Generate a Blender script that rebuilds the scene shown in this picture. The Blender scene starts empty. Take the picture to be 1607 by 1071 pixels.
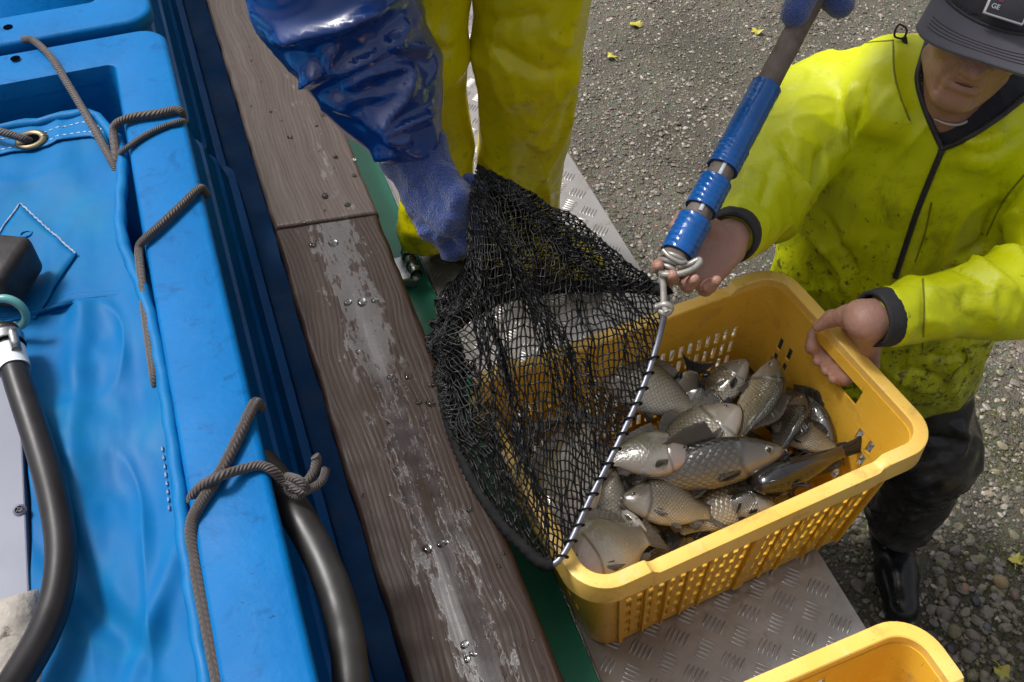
import bpy, bmesh, math, random
import numpy as np
from mathutils import Matrix, Vector, Quaternion

random.seed(7); RNG = np.random.default_rng(7)
R = math.radians
scene = bpy.context.scene
COL = scene.collection

# ------------------------------------------------------------------ camera
CAM_Z = 2.22
cam_d = bpy.data.cameras.new('camera')
cam_d.sensor_width = 36.0
cam_d.lens = 36.0 * 1600 / 1607
cam_d.clip_start = 0.02; cam_d.clip_end = 600
cam = bpy.data.objects.new('camera', cam_d)
cam.location = (0, 0, CAM_Z)
cam.rotation_euler = (R(41.5), 0, 0)
COL.objects.link(cam)
scene.camera = cam

# ------------------------------------------------------------------ sky, sun, exposure
SUN_EL, SUN_AZ = 58.0, -65.0        # azimuth measured from +Y towards +X
world = bpy.data.worlds.new('World'); scene.world = world; world.use_nodes = True
wn = world.node_tree.nodes; wl = world.node_tree.links; wn.clear()
sky = wn.new('ShaderNodeTexSky'); sky.sky_type = 'NISHITA'; sky.sun_disc = False
sky.sun_elevation = R(SUN_EL); sky.sun_rotation = R(SUN_AZ)
sky.air_density = 1.0; sky.dust_density = 6.0; sky.ozone_density = 1.0
hsv = wn.new('ShaderNodeHueSaturation'); hsv.inputs['Saturation'].default_value = 0.22   # overcast: the cloud deck takes the blue out
bg = wn.new('ShaderNodeBackground'); bg.inputs['Strength'].default_value = 0.065
wo = wn.new('ShaderNodeOutputWorld')
wl.new(sky.outputs[0], hsv.inputs['Color']); wl.new(hsv.outputs[0], bg.inputs[0]); wl.new(bg.outputs[0], wo.inputs[0])
sun_d = bpy.data.lights.new('sun', 'SUN'); sun_d.energy = 1.5; sun_d.angle = R(14); sun_d.color = (1.0, 0.98, 0.95)
sun = bpy.data.objects.new('sun', sun_d); COL.objects.link(sun)
sd = Vector((math.sin(R(SUN_AZ)) * math.cos(R(SUN_EL)), math.cos(R(SUN_AZ)) * math.cos(R(SUN_EL)), math.sin(R(SUN_EL))))
sun.rotation_euler = sd.to_track_quat('Z', 'Y').to_euler(); sun.location = sd * 20
vs = scene.view_settings
vs.view_transform = 'Standard'; vs.look = 'None'; vs.gamma = 1.0; vs.use_curve_mapping = False
vs.exposure = 1.1
cy = scene.cycles
cy.max_bounces = 6; cy.diffuse_bounces = 3; cy.glossy_bounces = 3; cy.transmission_bounces = 4; cy.caustics_reflective = False; cy.caustics_refractive = False

# ------------------------------------------------------------------ unprojection: a photo pixel to a point of the place
_F = np.array((0, math.sin(R(41.5)), -math.cos(R(41.5)))); _U = np.array((0, math.cos(R(41.5)), math.sin(R(41.5)))); _R = np.array((1.0, 0, 0))
_C = np.array((0, 0, CAM_Z))
def ray(px, py): return _F + _R * ((px - 803.5) / 1600) + _U * ((535.5 - py) / 1600)
def atd(px, py, d): return _C + ray(px, py) * d
def atz(px, py, z):
    r = ray(px, py); return _C + r * ((z - CAM_Z) / r[2])
def atp(px, py, p0, n):
    r = ray(px, py); n = np.asarray(n, float); return _C + r * (np.dot(np.asarray(p0, float) - _C, n) / np.dot(r, n))
TY = math.atan2(0.335, 0.942)                                  # the truck stands turned by this angle
TN = np.array((math.cos(TY), math.sin(TY), 0)); TT = np.array((-math.sin(TY), math.cos(TY), 0))
def tl(p):                                                     # world point -> truck frame (n, t, z)
    p = np.asarray(p, float); return np.stack([p @ TN, p @ TT, p[..., 2]], -1)
def tw(n, t, z): return TN * n + TT * t + np.array((0, 0, z))

# ------------------------------------------------------------------ objects
def setp(o, label=None, cat=None, group=None, kind=None):
    if label: o['label'] = label
    if cat: o['category'] = cat
    if group: o['group'] = group
    if kind: o['kind'] = kind
    return o
def thing(name, label, cat, loc=(0, 0, 0), rotz=0.0, group=None, kind=None, mat=None):
    o = bpy.data.objects.new(name, None); COL.objects.link(o); o.empty_display_size = 0.05
    o.matrix_world = mat if mat is not None else Matrix.Translation(Vector(loc)) @ Matrix.Rotation(rotz, 4, 'Z')
    o['_m'] = 0; del o['_m']
    ROOTM[o.name] = o.matrix_world.copy()
    return setp(o, label, cat, group, kind)
ROOTM = {}
def rootm(o):
    while o.parent: o = o.parent
    return ROOTM.get(o.name, Matrix())
def mesh_np(name, V, F, uv=None, smooth=True):
    me = bpy.data.meshes.new(name)
    V = np.asarray(V, np.float32)
    if isinstance(F, np.ndarray): groups = [F]
    else:
        groups = F
    if isinstance(groups, list) and len(groups) and not isinstance(groups[0], np.ndarray):
        d = {}
        for f in groups: d.setdefault(len(f), []).append(f)
        groups = [np.array(v, np.int32) for v in d.values()]
    groups = [g for g in groups if len(g)]
    loops = np.concatenate([g.ravel() for g in groups]).astype(np.int32)
    tot = np.concatenate([np.full(len(g), g.shape[1], np.int32) for g in groups])
    start = np.concatenate([[0], np.cumsum(tot)[:-1]]).astype(np.int32)
    me.vertices.add(len(V)); me.vertices.foreach_set('co', V.ravel())
    me.loops.add(len(loops)); me.loops.foreach_set('vertex_index', loops)
    me.polygons.add(len(tot)); me.polygons.foreach_set('loop_start', start); me.polygons.foreach_set('loop_total', tot)
    me.polygons.foreach_set('use_smooth', np.full(len(tot), smooth, bool))
    if uv is not None:
        ul = me.uv_layers.new(name='uv')
        ul.data.foreach_set('uv', np.asarray(uv, np.float32)[loops].ravel())
    me.update(calc_edges=True); me.validate()
    return me
def crisp(o, ang=35):
    for p_ in o.data.polygons: p_.use_smooth = True
    o.data.set_sharp_from_angle(angle=R(ang)); return o
def addobj(name, me, mat, parent=None):
    o = bpy.data.objects.new(name, me); COL.objects.link(o)
    if mat is not None and len(me.materials) == 0: me.materials.append(mat)
    if parent is not None: o.parent = parent
    return o
def part(name, VF, mat, parent, world=False, smooth=True, uv=None, label=None, kind=None):
    """a child mesh; vertices in the thing's own frame, or in world space with world=True"""
    V, F = VF[0], VF[1]
    if len(VF) > 2 and uv is None: uv = VF[2]
    V = np.asarray(V, float)
    if world:
        m = np.array(rootm(parent).inverted()); V = V @ m[:3, :3].T + m[:3, 3]
    o = addobj(name, mesh_np(name, V, F, uv, smooth), mat, parent)
    return setp(o, label, None, None, kind)
def single(name, VF, mat, label, cat, base=None, group=None, kind=None, smooth=True, rotz=0.0):
    """a one-mesh thing from world-space vertices, its origin at its base"""
    V = np.asarray(VF[0], float)
    if base is None: base = np.array((V[:, 0].mean(), V[:, 1].mean(), V[:, 2].min()))
    m = Matrix.Translation(Vector(base)) @ Matrix.Rotation(rotz, 4, 'Z'); mi = np.array(m.inverted())
    V = V @ mi[:3, :3].T + mi[:3, 3]
    o = addobj(name, mesh_np(name, V, VF[1], VF[2] if len(VF) > 2 else None, smooth), mat)
    o.matrix_world = m; ROOTM[o.name] = m.copy()
    return setp(o, label, cat, group, kind)

# ------------------------------------------------------------------ shapes
def join(*parts):
    Vs, Fs, n = [], [], 0
    for p in parts:
        V, F = np.asarray(p[0], float), p[1]
        Fl = F if isinstance(F, list) and (len(F) == 0 or isinstance(F[0], np.ndarray)) else ([F] if isinstance(F, np.ndarray) else None)
        if Fl is None:
            d = {}
            for f in F: d.setdefault(len(f), []).append(f)
            Fl = [np.array(v) for v in d.values()]
        Vs.append(V); Fs += [f + n for f in Fl]; n += len(V)
    d = {}
    for f in Fs: d.setdefault(f.shape[1], []).append(f)
    return np.concatenate(Vs), [np.concatenate(v) for v in d.values()]
def box(x0, x1, y0, y1, z0, z1, b=0.0, seg=2):
    bm = bmesh.new(); bmesh.ops.create_cube(bm, size=1.0)
    for v in bm.verts:
        v.co = Vector(((x0 + x1) / 2 + v.co.x * (x1 - x0), (y0 + y1) / 2 + v.co.y * (y1 - y0), (z0 + z1) / 2 + v.co.z * (z1 - z0)))
    if b > 0: bmesh.ops.bevel(bm, geom=list(bm.edges), offset=b, segments=seg, profile=0.5, affect='EDGES')
    return bm_out(bm)
def bm_out(bm):
    bm.verts.index_update()
    V = np.array([v.co[:] for v in bm.verts]); F = [tuple(v.index for v in f.verts) for f in bm.faces]; bm.free()
    return V, F
def xf(VF, m):
    m = np.array(m); return (np.asarray(VF[0]) @ m[:3, :3].T + m[:3, 3],) + tuple(VF[1:])
def catmull(pts, n):
    pts = np.asarray(pts, float)
    P = np.vstack([2 * pts[0] - pts[1], pts, 2 * pts[-1] - pts[-2]])
    seg = len(pts) - 1
    ts = np.linspace(0, seg, n); i = np.minimum(ts.astype(int), seg - 1); u = (ts - i)[:, None]
    p0, p1, p2, p3 = P[i], P[i + 1], P[i + 2], P[i + 3]
    return 0.5 * ((2 * p1) + (-p0 + p2) * u + (2 * p0 - 5 * p1 + 4 * p2 - p3) * u ** 2 + (-p0 + 3 * p1 - 3 * p2 + p3) * u ** 3)
def frames(C, up=None):
    T = np.gradient(C, axis=0); T /= np.linalg.norm(T, axis=1)[:, None] + 1e-12
    a = np.array(up if up is not None else ((0, 0, 1) if abs(T[0][2]) < 0.9 else (1, 0, 0)), float)
    N = np.zeros_like(C); N[0] = a - T[0] * (a @ T[0]); N[0] /= np.linalg.norm(N[0])
    for i in range(1, len(C)):
        v = N[i - 1] - T[i] * (N[i - 1] @ T[i]); N[i] = v / (np.linalg.norm(v) + 1e-12)
    return T, N, np.cross(T, N)
def tube(pts, r, k=10, n=None, caps=True, disp=None, up=None, closed=False):
    pts = np.asarray(pts, float)
    C = catmull(pts, n) if n else pts
    m = len(C)
    rr = np.full(m, r, float) if np.isscalar(r) else np.interp(np.linspace(0, 1, m), np.linspace(0, 1, len(r)), r)
    T, N, B = frames(C, up)
    th = np.linspace(0, 2 * math.pi, k, endpoint=False)
    rad = np.repeat(rr[:, None], k, 1)
    if disp is not None: rad = disp(rad, np.repeat(np.linspace(0, 1, m)[:, None], k, 1), np.repeat(th[None], m, 0))
    V = C[:, None, :] + rad[..., None] * (np.cos(th)[None, :, None] * N[:, None, :] + np.sin(th)[None, :, None] * B[:, None, :])
    V = V.reshape(-1, 3)
    i = np.arange(m - 1)[:, None] * k; j = np.arange(k)[None]; j2 = (j + 1) % k
    F = np.stack([i + j, i + j2, i + k + j2, i + k + j], -1).reshape(-1, 4)
    Fs = [F[:, ::-1].copy()]
    if caps:
        c0, c1 = len(V), len(V) + 1
        V = np.vstack([V, C[0], C[-1]])
        jj = np.arange(k); j2 = (jj + 1) % k
        Fs.append(np.concatenate([np.stack([np.full(k, c0), jj, j2], -1)[:, ::-1] * 1, np.stack([np.full(k, c1), (m - 1) * k + j2, (m - 1) * k + jj], -1)[:, ::-1]]))
    return V, Fs
def ring(pts, r, k=8):
    """closed tube"""
    C = np.asarray(pts, float); m = len(C)
    T = np.roll(C, -1, 0) - np.roll(C, 1, 0); T /= np.linalg.norm(T, axis=1)[:, None]
    c = C.mean(0); N = C - c; N -= T * (N * T).sum(1)[:, None]; N /= np.linalg.norm(N, axis=1)[:, None] + 1e-12
    B = np.cross(T, N); th = np.linspace(0, 2 * math.pi, k, endpoint=False)
    V = (C[:, None] + r * (np.cos(th)[None, :, None] * N[:, None] + np.sin(th)[None, :, None] * B[:, None])).reshape(-1, 3)
    i = np.arange(m)[:, None] * k; i2 = (np.arange(m)[:, None] + 1) % m * k; j = np.arange(k)[None]; j2 = (j + 1) % k
    return V, [np.stack([i + j, i2 + j, i2 + j2, i + j2], -1).reshape(-1, 4)]
def grid(fn, nu, nv, u=(0, 1), v=(0, 1)):
    U, W = np.meshgrid(np.linspace(*u, nu), np.linspace(*v, nv), indexing='ij')
    V = np.asarray(fn(U.ravel(), W.ravel())).reshape(-1, 3)
    i = np.arange(nu - 1)[:, None] * nv; j = np.arange(nv - 1)[None]
    F = np.stack([i + j, i + nv + j, i + nv + j + 1, i + j + 1], -1).reshape(-1, 4)
    return V, [F], np.stack([U.ravel(), W.ravel()], -1)
def thicken(VF, t, nrm=None):
    """give a sheet (quads) real thickness t, below its normals"""
    V = np.asarray(VF[0], float); F = np.concatenate([f for f in VF[1] if f.shape[1] == 4])
    N = vnormals(V, [F]) if nrm is None else nrm
    n = len(V)
    e = np.concatenate([F[:, [0, 1]], F[:, [1, 2]], F[:, [2, 3]], F[:, [3, 0]]])
    key = np.sort(e, 1); k = key[:, 0].astype(np.int64) * n + key[:, 1]
    uq, idx, cnt = np.unique(k, return_index=True, return_counts=True)
    b = e[idx[cnt == 1]]
    side = np.stack([b[:, 1], b[:, 0], b[:, 0] + n, b[:, 1] + n], -1)
    return np.vstack([V, V - N * t]), [np.concatenate([F, F[:, ::-1] + n, side])]
def vnormals(V, Fs):
    N = np.zeros_like(V)
    for F in Fs:
        a, b, c = V[F[:, 0]], V[F[:, 1]], V[F[:, 2]]
        fn = np.cross(b - a, c - a)
        if F.shape[1] == 4: fn = np.cross(c - a, V[F[:, 3]] - b)
        for q in range(F.shape[1]): np.add.at(N, F[:, q], fn)
    return N / (np.linalg.norm(N, axis=1)[:, None] + 1e-12)

# ------------------------------------------------------------------ noise
def _hash(i, j, k):
    h = (i * 374761393 + j * 668265263 + k * 2147483647 + 1013904223) & 0xffffffff
    h = ((h ^ (h >> 13)) * 1274126177) & 0xffffffff
    return ((h ^ (h >> 16)) & 0xffff) / 65535.0
def vnoise(P):
    P = np.asarray(P, float); I = np.floor(P).astype(np.int64); f = P - I; f = f * f * (3 - 2 * f)
    out = 0
    for a in (0, 1):
        for b in (0, 1):
            for c in (0, 1):
                w = (f[:, 0] if a else 1 - f[:, 0]) * (f[:, 1] if b else 1 - f[:, 1]) * (f[:, 2] if c else 1 - f[:, 2])
                out = out + w * _hash(I[:, 0] + a, I[:, 1] + b, I[:, 2] + c)
    return out * 2 - 1
def fbm(P, o=3):
    P = np.asarray(P, float); s = 0; a = 1
    for _ in range(o): s = s + a * vnoise(P); P = P * 2.03 + 11.3; a *= 0.5
    return s

# ------------------------------------------------------------------ solid modelling by distance fields (one continuous skin)
def cone(a, b, ra, rb=None):
    a = np.asarray(a, np.float32); b = np.asarray(b, np.float32); rb = ra if rb is None else rb
    ba = b - a; bb = float(ba @ ba) + 1e-12
    def f(P):
        pa = P - a; h = np.clip(pa @ ba / bb, 0, 1)
        return np.linalg.norm(pa - h[:, None] * ba, axis=1) - (ra + h * (rb - ra))
    return f
def ell(c, r, M=None):
    c = np.asarray(c, np.float32); r = np.asarray(r, np.float32)
    def f(P):
        q = P - c
        if M is not None: q = q @ np.asarray(M, np.float32)     # columns of M are the axes
        k0 = np.linalg.norm(q / r, axis=1); k1 = np.linalg.norm(q / (r * r), axis=1) + 1e-9
        return k0 * (k0 - 1) / k1
    return f
def squash(f, c, ax, s):
    """make a solid s times as thick along unit axis ax"""
    c = np.asarray(c, np.float32); ax = np.asarray(ax, np.float32); ax = ax / np.linalg.norm(ax)
    def g(P):
        q = P - c; return f(P + ((1 / s - 1) * (q @ ax))[:, None] * ax) * (s if s < 1 else 1)
    return g
def smin(a, b, k):
    h = np.clip(0.5 + 0.5 * (b - a) / k, 0, 1); return b + (a - b) * h - k * h * (1 - h)
def smax(a, b, k): return -smin(-a, -b, k)
def union(fs, k):
    def f(P):
        d = fs[0](P)
        for g in fs[1:]: d = smin(d, g(P), k)
        return d
    return f
def nets(f, lo, hi, h):
    """surface nets; a coarse pass picks the blocks the surface crosses"""
    lo = np.asarray(lo, float); n = np.ceil((np.asarray(hi, float) - lo) / h).astype(int) + 1
    B = 8; nb = np.ceil(n / B).astype(int); n = nb * B + 1
    cb = np.stack(np.meshgrid(*[np.arange(q) for q in nb], indexing='ij'), -1).reshape(-1, 3)
    ctr = lo + (cb + 0.5) * B * h
    d = f(ctr.astype(np.float32))
    act = cb[np.abs(d) < B * h * 1.45]
    Fd = np.full(n, 1.0, np.float32)
    Fd_blocks = cb[(d < 0)]
    for b in Fd_blocks: Fd[b[0] * B:b[0] * B + B + 1, b[1] * B:b[1] * B + B + 1, b[2] * B:b[2] * B + B + 1] = -1.0
    off = np.stack(np.meshgrid(*[np.arange(B + 1)] * 3, indexing='ij'), -1).reshape(-1, 3)
    for s in range(0, len(act), 400):
        a = act[s:s + 400]
        idx = (a[:, None, :] * B + off[None]).reshape(-1, 3)
        Fd[idx[:, 0], idx[:, 1], idx[:, 2]] = f((lo + idx * h).astype(np.float32))
    S = Fd < 0
    c = np.zeros(np.array(n) - 1, np.int8)
    for a in (0, 1):
        for b in (0, 1):
            for e in (0, 1): c += S[a:n[0] - 1 + a, b:n[1] - 1 + b, e:n[2] - 1 + e]
    cells = np.argwhere((c > 0) & (c < 8))
    vid = np.full(np.array(n) - 1, -1, np.int32); vid[cells[:, 0], cells[:, 1], cells[:, 2]] = np.arange(len(cells))
    acc = np.zeros((len(cells), 3)); cnt = np.zeros(len(cells))
    for ax in range(3):
        o1, o2 = [q for q in range(3) if q != ax]
        for a in (0, 1):
            for b in (0, 1):
                o = np.zeros(3, int); o[o1] = a; o[o2] = b
                p = cells + o; q = p.copy(); q[:, ax] += 1
                f0 = Fd[p[:, 0], p[:, 1], p[:, 2]]; f1 = Fd[q[:, 0], q[:, 1], q[:, 2]]
                m = (f0 < 0) != (f1 < 0); t = np.where(m, f0 / np.where(m, f0 - f1, 1), 0)
                pos = np.tile(o.astype(float), (len(cells), 1)); pos[:, ax] += t
                acc += pos * m[:, None]; cnt += m
    V = lo + (cells + acc / cnt[:, None]) * h
    Q = []
    for ax in range(3):
        o1, o2 = [(1, 2), (2, 0), (0, 1)][ax]
        sl = [slice(1, n[q] - 1) for q in range(3)]; sl[ax] = slice(0, n[ax] - 1)
        s0 = S[tuple(sl)]; sl2 = list(sl); sl2[ax] = slice(1, n[ax]); s1 = S[tuple(sl2)]
        st = np.array([1, 1, 1]); st[ax] = 0
        for flip in (0, 1):
            e = np.argwhere((s0 & ~s1) if not flip else (~s0 & s1)) + st
            if not len(e): continue
            d1 = np.zeros(3, int); d1[o1] = 1; d2 = np.zeros(3, int); d2[o2] = 1
            g = [vid[tuple((e - x).T)] for x in (d1 + d2, d2, 0 * d1, d1)]
            q = np.stack(g, -1)
            if flip: q = q[:, ::-1]
            Q.append(q)
    return V, [np.concatenate(Q)]
def relax(VF, it=2, lam=0.5):
    V, Fs = VF; F = Fs[0]
    e = np.concatenate([F[:, [0, 1]], F[:, [1, 2]], F[:, [2, 3]], F[:, [3, 0]]]); e = np.concatenate([e, e[:, ::-1]])
    c = np.bincount(e[:, 0], minlength=len(V))[:, None]
    for _ in range(it):
        A = np.stack([np.bincount(e[:, 0], weights=V[e[:, 1], q], minlength=len(V)) for q in range(3)], -1) / np.maximum(c, 1)
        V = V + lam * (A - V)
    return V, Fs
# ------------------------------------------------------------------ materials
class NT:
    def __init__(s, name):
        s.m = bpy.data.materials.new(name); s.m.use_nodes = True; s.t = s.m.node_tree; s.t.nodes.clear()
        s.out = s.t.nodes.new('ShaderNodeOutputMaterial'); s.b = s.t.nodes.new('ShaderNodeBsdfPrincipled')
        s.t.links.new(s.b.outputs[0], s.out.inputs[0])
    def n(s, t, ins=None, **kw):
        q = s.t.nodes.new('ShaderNode' + t)
        for k, v in kw.items(): setattr(q, k, v)
        for k, v in (ins or {}).items(): s.put(q.inputs[k], v)
        return q
    def put(s, sock, v):
        if hasattr(v, 'links') or hasattr(v, 'is_linked'): s.t.links.new(v, sock)
        elif hasattr(v, 'outputs'): s.t.links.new(v.outputs[0], sock)
        else:
            if sock.type == 'RGBA' and len(v) == 3: v = (*v, 1)
            sock.default_value = v
    def set(s, **kw):
        al = dict(col='Base Color', rough='Roughness', metal='Metallic', spec='Specular IOR Level', coat='Coat Weight', crough='Coat Roughness', normal='Normal', trans='Transmission Weight', ior='IOR', alpha='Alpha', sss='Subsurface Weight', sheen='Sheen Weight', aniso='Anisotropic', cior='Coat IOR')
        for k, v in kw.items(): s.put(s.b.inputs[al[k]], v)
        return s
    def co(s, kind='Object', scale=(1, 1, 1), rot=(0, 0, 0)):
        c = s.n('TexCoord'); m = s.n('Mapping'); s.put(m.inputs['Vector'], c.outputs[kind]); m.inputs['Scale'].default_value = scale; m.inputs['Rotation'].default_value = rot
        return m.outputs[0]
    def noise(s, vec, scale, detail=4, rough=0.55, dist=0.0):
        q = s.n('TexNoise', {'Vector': vec, 'Scale': scale, 'Detail': detail, 'Roughness': rough, 'Distortion': dist}); return q.outputs[0]
    def voro(s, vec, scale, feature='F1', rnd=1.0, out='Distance'):
        q = s.n('TexVoronoi', {'Vector': vec, 'Scale': scale, 'Randomness': rnd}, feature=feature); return q.outputs[out]
    def ramp(s, fac, stops, interp='LINEAR'):
        q = s.n('ValToRGB', {'Fac': fac}); e = q.color_ramp; e.interpolation = interp
        while len(e.elements) < len(stops): e.elements.new(0.5)
        for el, (p, c) in zip(e.elements, stops):
            el.position = p; el.color = (*c, 1) if hasattr(c, '__len__') else (c, c, c, 1)
        return q.outputs[0]
    def mix(s, fac, a, b, mode='MIX'):
        q = s.n('Mix', data_type='RGBA', blend_type=mode); s.put(q.inputs[0], fac); s.put(q.inputs[6], a if not isinstance(a, (int, float)) else (a, a, a)); s.put(q.inputs[7], b if not isinstance(b, (int, float)) else (b, b, b)); return q.outputs[2]
    def math(s, op, a, b=0.0, c=None, clamp=False):
        q = s.n('Math', operation=op, use_clamp=clamp); s.put(q.inputs[0], a); s.put(q.inputs[1], b)
        if c is not None: s.put(q.inputs[2], c)
        return q.outputs[0]
    def bump(s, h, strength=0.3, dist=0.002, normal=None):
        q = s.n('Bump', {'Height': h, 'Strength': strength, 'Distance': dist})
        if normal is not None: s.put(q.inputs['Normal'], normal)
        return q.outputs[0]
    def xyz(s, vec):
        q = s.n('SeparateXYZ'); s.put(q.inputs[0], vec); return q.outputs
def pm(name, c1, c2=None, scale=25, rough=(0.4, 0.6), metal=0.0, bump=0.0, bscale=120, bdist=0.001, dirt=None, dscale=9, damt=(0.55, 0.75), coat=0.0, spec=0.5, stretch=(1, 1, 1), crough=0.1, sss=0.0, sheen=0.0, ticks=None):
    """plain procedural surface: two tones by noise, patchy gloss, optional dirt, fine relief"""
    t = NT(name); v = t.co('Object', stretch)
    c2 = c2 or tuple(q * 0.8 for q in c1)
    col = t.mix(t.ramp(t.noise(v, scale, 6, 0.6), [(0.3, 0.0), (0.7, 1.0)]), c1, c2)
    if dirt: col = t.mix(t.ramp(t.noise(v, dscale, 8, 0.7, 0.6), [(damt[0], 0.0), (damt[1], 1.0)]), col, dirt)
    if ticks:      # short scratches and chips
        k = t.ramp(t.noise(t.co('Object', (1, 3.2, 1), (0, 0, 0.5)), 40, 3, 0.6, 1.2), [(0.70, 0), (0.73, 1)]); k2 = t.ramp(t.noise(v, 5, 3), [(0.45, 0), (0.6, 1)]); col = t.mix(t.math('MULTIPLY', t.math('MULTIPLY', k, k2), 0.7), col, ticks)
    t.set(col=col, metal=metal, coat=coat, crough=crough, spec=spec, sss=sss, sheen=sheen)
    t.set(rough=t.ramp(t.noise(v, scale * 0.7, 5), [(0.3, rough[0]), (0.7, rough[1])]))
    if bump: t.set(normal=t.bump(t.noise(v, bscale, 4), bump, bdist))
    return t.m
def m_wood(name, dark, mid, film, film_w):
    t = NT(name); v = t.co('Object')
    warp = t.noise(v, 3.2, 2)
    vs_ = t.n('VectorMath', {0: v, 1: t.n('CombineXYZ', {'X': t.math('MULTIPLY', warp, 0.06)}).outputs[0]}, operation='ADD').outputs[0]
    mp = t.n('Mapping', {'Vector': vs_}); mp.inputs['Scale'].default_value = (1, 0.035, 1); g = mp.outputs[0]
    fine = t.noise(g, 420, 6, 0.65); broad = t.noise(g, 55, 5, 0.6)
    wave = t.n('TexWave', {'Vector': g, 'Scale': 42.0, 'Distortion': 6.0, 'Detail': 3.0, 'Detail Scale': 0.8}, wave_type='BANDS', bands_direction='X').outputs[1]
    col = t.mix(t.ramp(broad, [(0.3, 0), (0.75, 1)]), dark, mid)
    col = t.mix(t.math('MULTIPLY', t.ramp(wave, [(0.6, 0), (0.97, 1)]), 0.2), col, tuple(c * 0.42 for c in dark))
    col = t.mix(t.math('MULTIPLY', t.ramp(fine, [(0.35, 1), (0.6, 0)]), 0.45), col, tuple(c * 0.55 for c in dark))
    # wet worn film mid-board, broken along the grain; pale sky sheen painted into colour
    X = t.xyz(v)[0]
    n1 = t.noise(v, 13, 8, 0.7, 0.4); mp2 = t.n('Mapping', {'Vector': v}); mp2.inputs['Scale'].default_value = (1, 0.25, 1); n2 = t.noise(mp2.outputs[0], 95, 6, 0.7)
    s = t.math('ADD', t.math('MULTIPLY', n1, 0.45), t.math('MULTIPLY', n2, 0.68))
    edge = t.math('MULTIPLY', t.math('ABSOLUTE', t.math('SUBTRACT', X, film_w[0])), film_w[1])
    m = t.ramp(t.math('SUBTRACT', t.math('ADD', s, film_w[2]), edge), [(0.50, 0), (0.54, 1)])
    holes = t.ramp(t.voro(v, 140), [(0.10, 0), (0.16, 1)]); hm = t.ramp(t.noise(v, 30, 3), [(0.5, 1), (0.62, 0)])
    m = t.math('MULTIPLY', m, t.math('MAXIMUM', holes, hm))
    col = t.mix(t.math('MULTIPLY', m, 0.6), col, film)
    t.set(col=col, rough=t.mix(m, t.ramp(t.noise(v, 22, 4), [(0.35, 0.4), (0.65, 0.62)]), t.ramp(t.noise(v, 40, 3), [(0.3, 0.12), (0.7, 0.3)])))
    h = t.math('ADD', t.math('MULTIPLY', fine, 0.7), t.math('MULTIPLY', wave, -0.22))
    h = t.math('MULTIPLY', h, t.math('SUBTRACT', 1.0, t.math('MULTIPLY', m, 0.75)))
    h = t.math('ADD', h, t.math('MULTIPLY', m, 0.35))
    t.set(normal=t.bump(h, 0.5, 0.0014), spec=t.math('MULTIPLY_ADD', m, 0.6, 0.3), coat=m, crough=0.07)
    return t.m
def m_fish(name, back, side, belly, head, pat=1.0):
    t = NT(name); uv = t.co('UV'); X = t.xyz(uv); u, v = X[0], X[1]
    mp = t.n('Mapping', {'Vector': uv}); mp.inputs['Scale'].default_value = (38, 17, 1)
    rnd = t.n('ObjectInfo').outputs['Random']; sv = t.n('VectorMath', operation='SCALE'); t.put(sv.inputs[0], mp.outputs[0]); t.put(sv.inputs['Scale'], t.math('MULTIPLY_ADD', rnd, 0.55, 0.72))
    mp2 = t.n('Mapping', {'Vector': sv.outputs[0]}); mp2.inputs['Rotation'].default_value = (0, 0, R(45))
    d = t.n('TexVoronoi', {'Vector': mp2.outputs[0], 'Scale': 1.0, 'Randomness': 0.28}, feature='DISTANCE_TO_EDGE', voronoi_dimensions='2D').outputs[0]
    rim = t.ramp(d, [(0.0, 1), (0.22, 0)])
    bodym = t.ramp(u, [(0.245, 0), (0.275, 1)])                      # scales start behind the gill cover
    base = t.ramp(v, [(0.16, back), (0.40, tuple(0.5 * (a + b) for a, b in zip(back, side))), (0.58, side), (0.9, belly)])
    hd = t.ramp(v, [(0.1, back), (0.45, tuple(0.5 * (a + b) for a, b in zip(back, head))), (0.8, head)])
    base = t.mix(bodym, hd, base)
    oc = t.co('Object'); blot = t.ramp(t.noise(oc, 26, 5), [(0.35, 0), (0.75, 1)])
    base = t.mix(t.math('MULTIPLY', blot, 0.28), base, tuple(0.5 * c for c in back))
    gill = t.ramp(t.math('ADD', u, t.math('MULTIPLY', t.math('ABSOLUTE', t.math('SUBTRACT', v, 0.52)), 0.10)), [(0.235, 0), (0.256, 1), (0.262, 1), (0.278, 0)]); base = t.mix(t.math('MULTIPLY', gill, 0.6), base, tuple(0.2 * c for c in back))
    col = t.mix(t.math('MULTIPLY', t.math('MULTIPLY', t.math('MULTIPLY', rim, bodym), t.ramp(t.noise(oc, 22, 3), [(0.3, 0.35), (0.65, 1.0)])), 0.62 * pat), base, tuple(0.22 * c for c in back))
    tone = t.math('MULTIPLY_ADD', rnd, 0.55, 0.68); col = t.mix(1.0, col, t.n('CombineColor', {0: tone, 1: tone, 2: tone}).outputs[0], 'MULTIPLY')
    hgt = t.math('MULTIPLY', t.ramp(d, [(0.0, 0), (0.35, 1)]), bodym)
    hgt = t.math('ADD', hgt, t.math('MULTIPLY', t.noise(oc, 130, 3), 0.25))
    t.set(col=col, rough=t.ramp(t.noise(oc, 40, 3), [(0.3, 0.14), (0.7, 0.30)]), metal=0.1, spec=0.8, coat=1.0, crough=0.05, normal=t.bump(hgt, 0.5 * pat + 0.1, 0.0012))
    return t.m
def m_fin(name, c):
    t = NT(name); uv = t.co('UV', (26, 1, 1)); w = t.n('TexWave', {'Vector': uv, 'Scale': 1.0, 'Distortion': 1.0, 'Detail': 2.0}, bands_direction='X').outputs[1]
    t.set(col=t.mix(w, tuple(q * 0.45 for q in c), c), rough=0.3, coat=0.4, normal=t.bump(w, 0.6, 0.001)); return t.m
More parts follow.
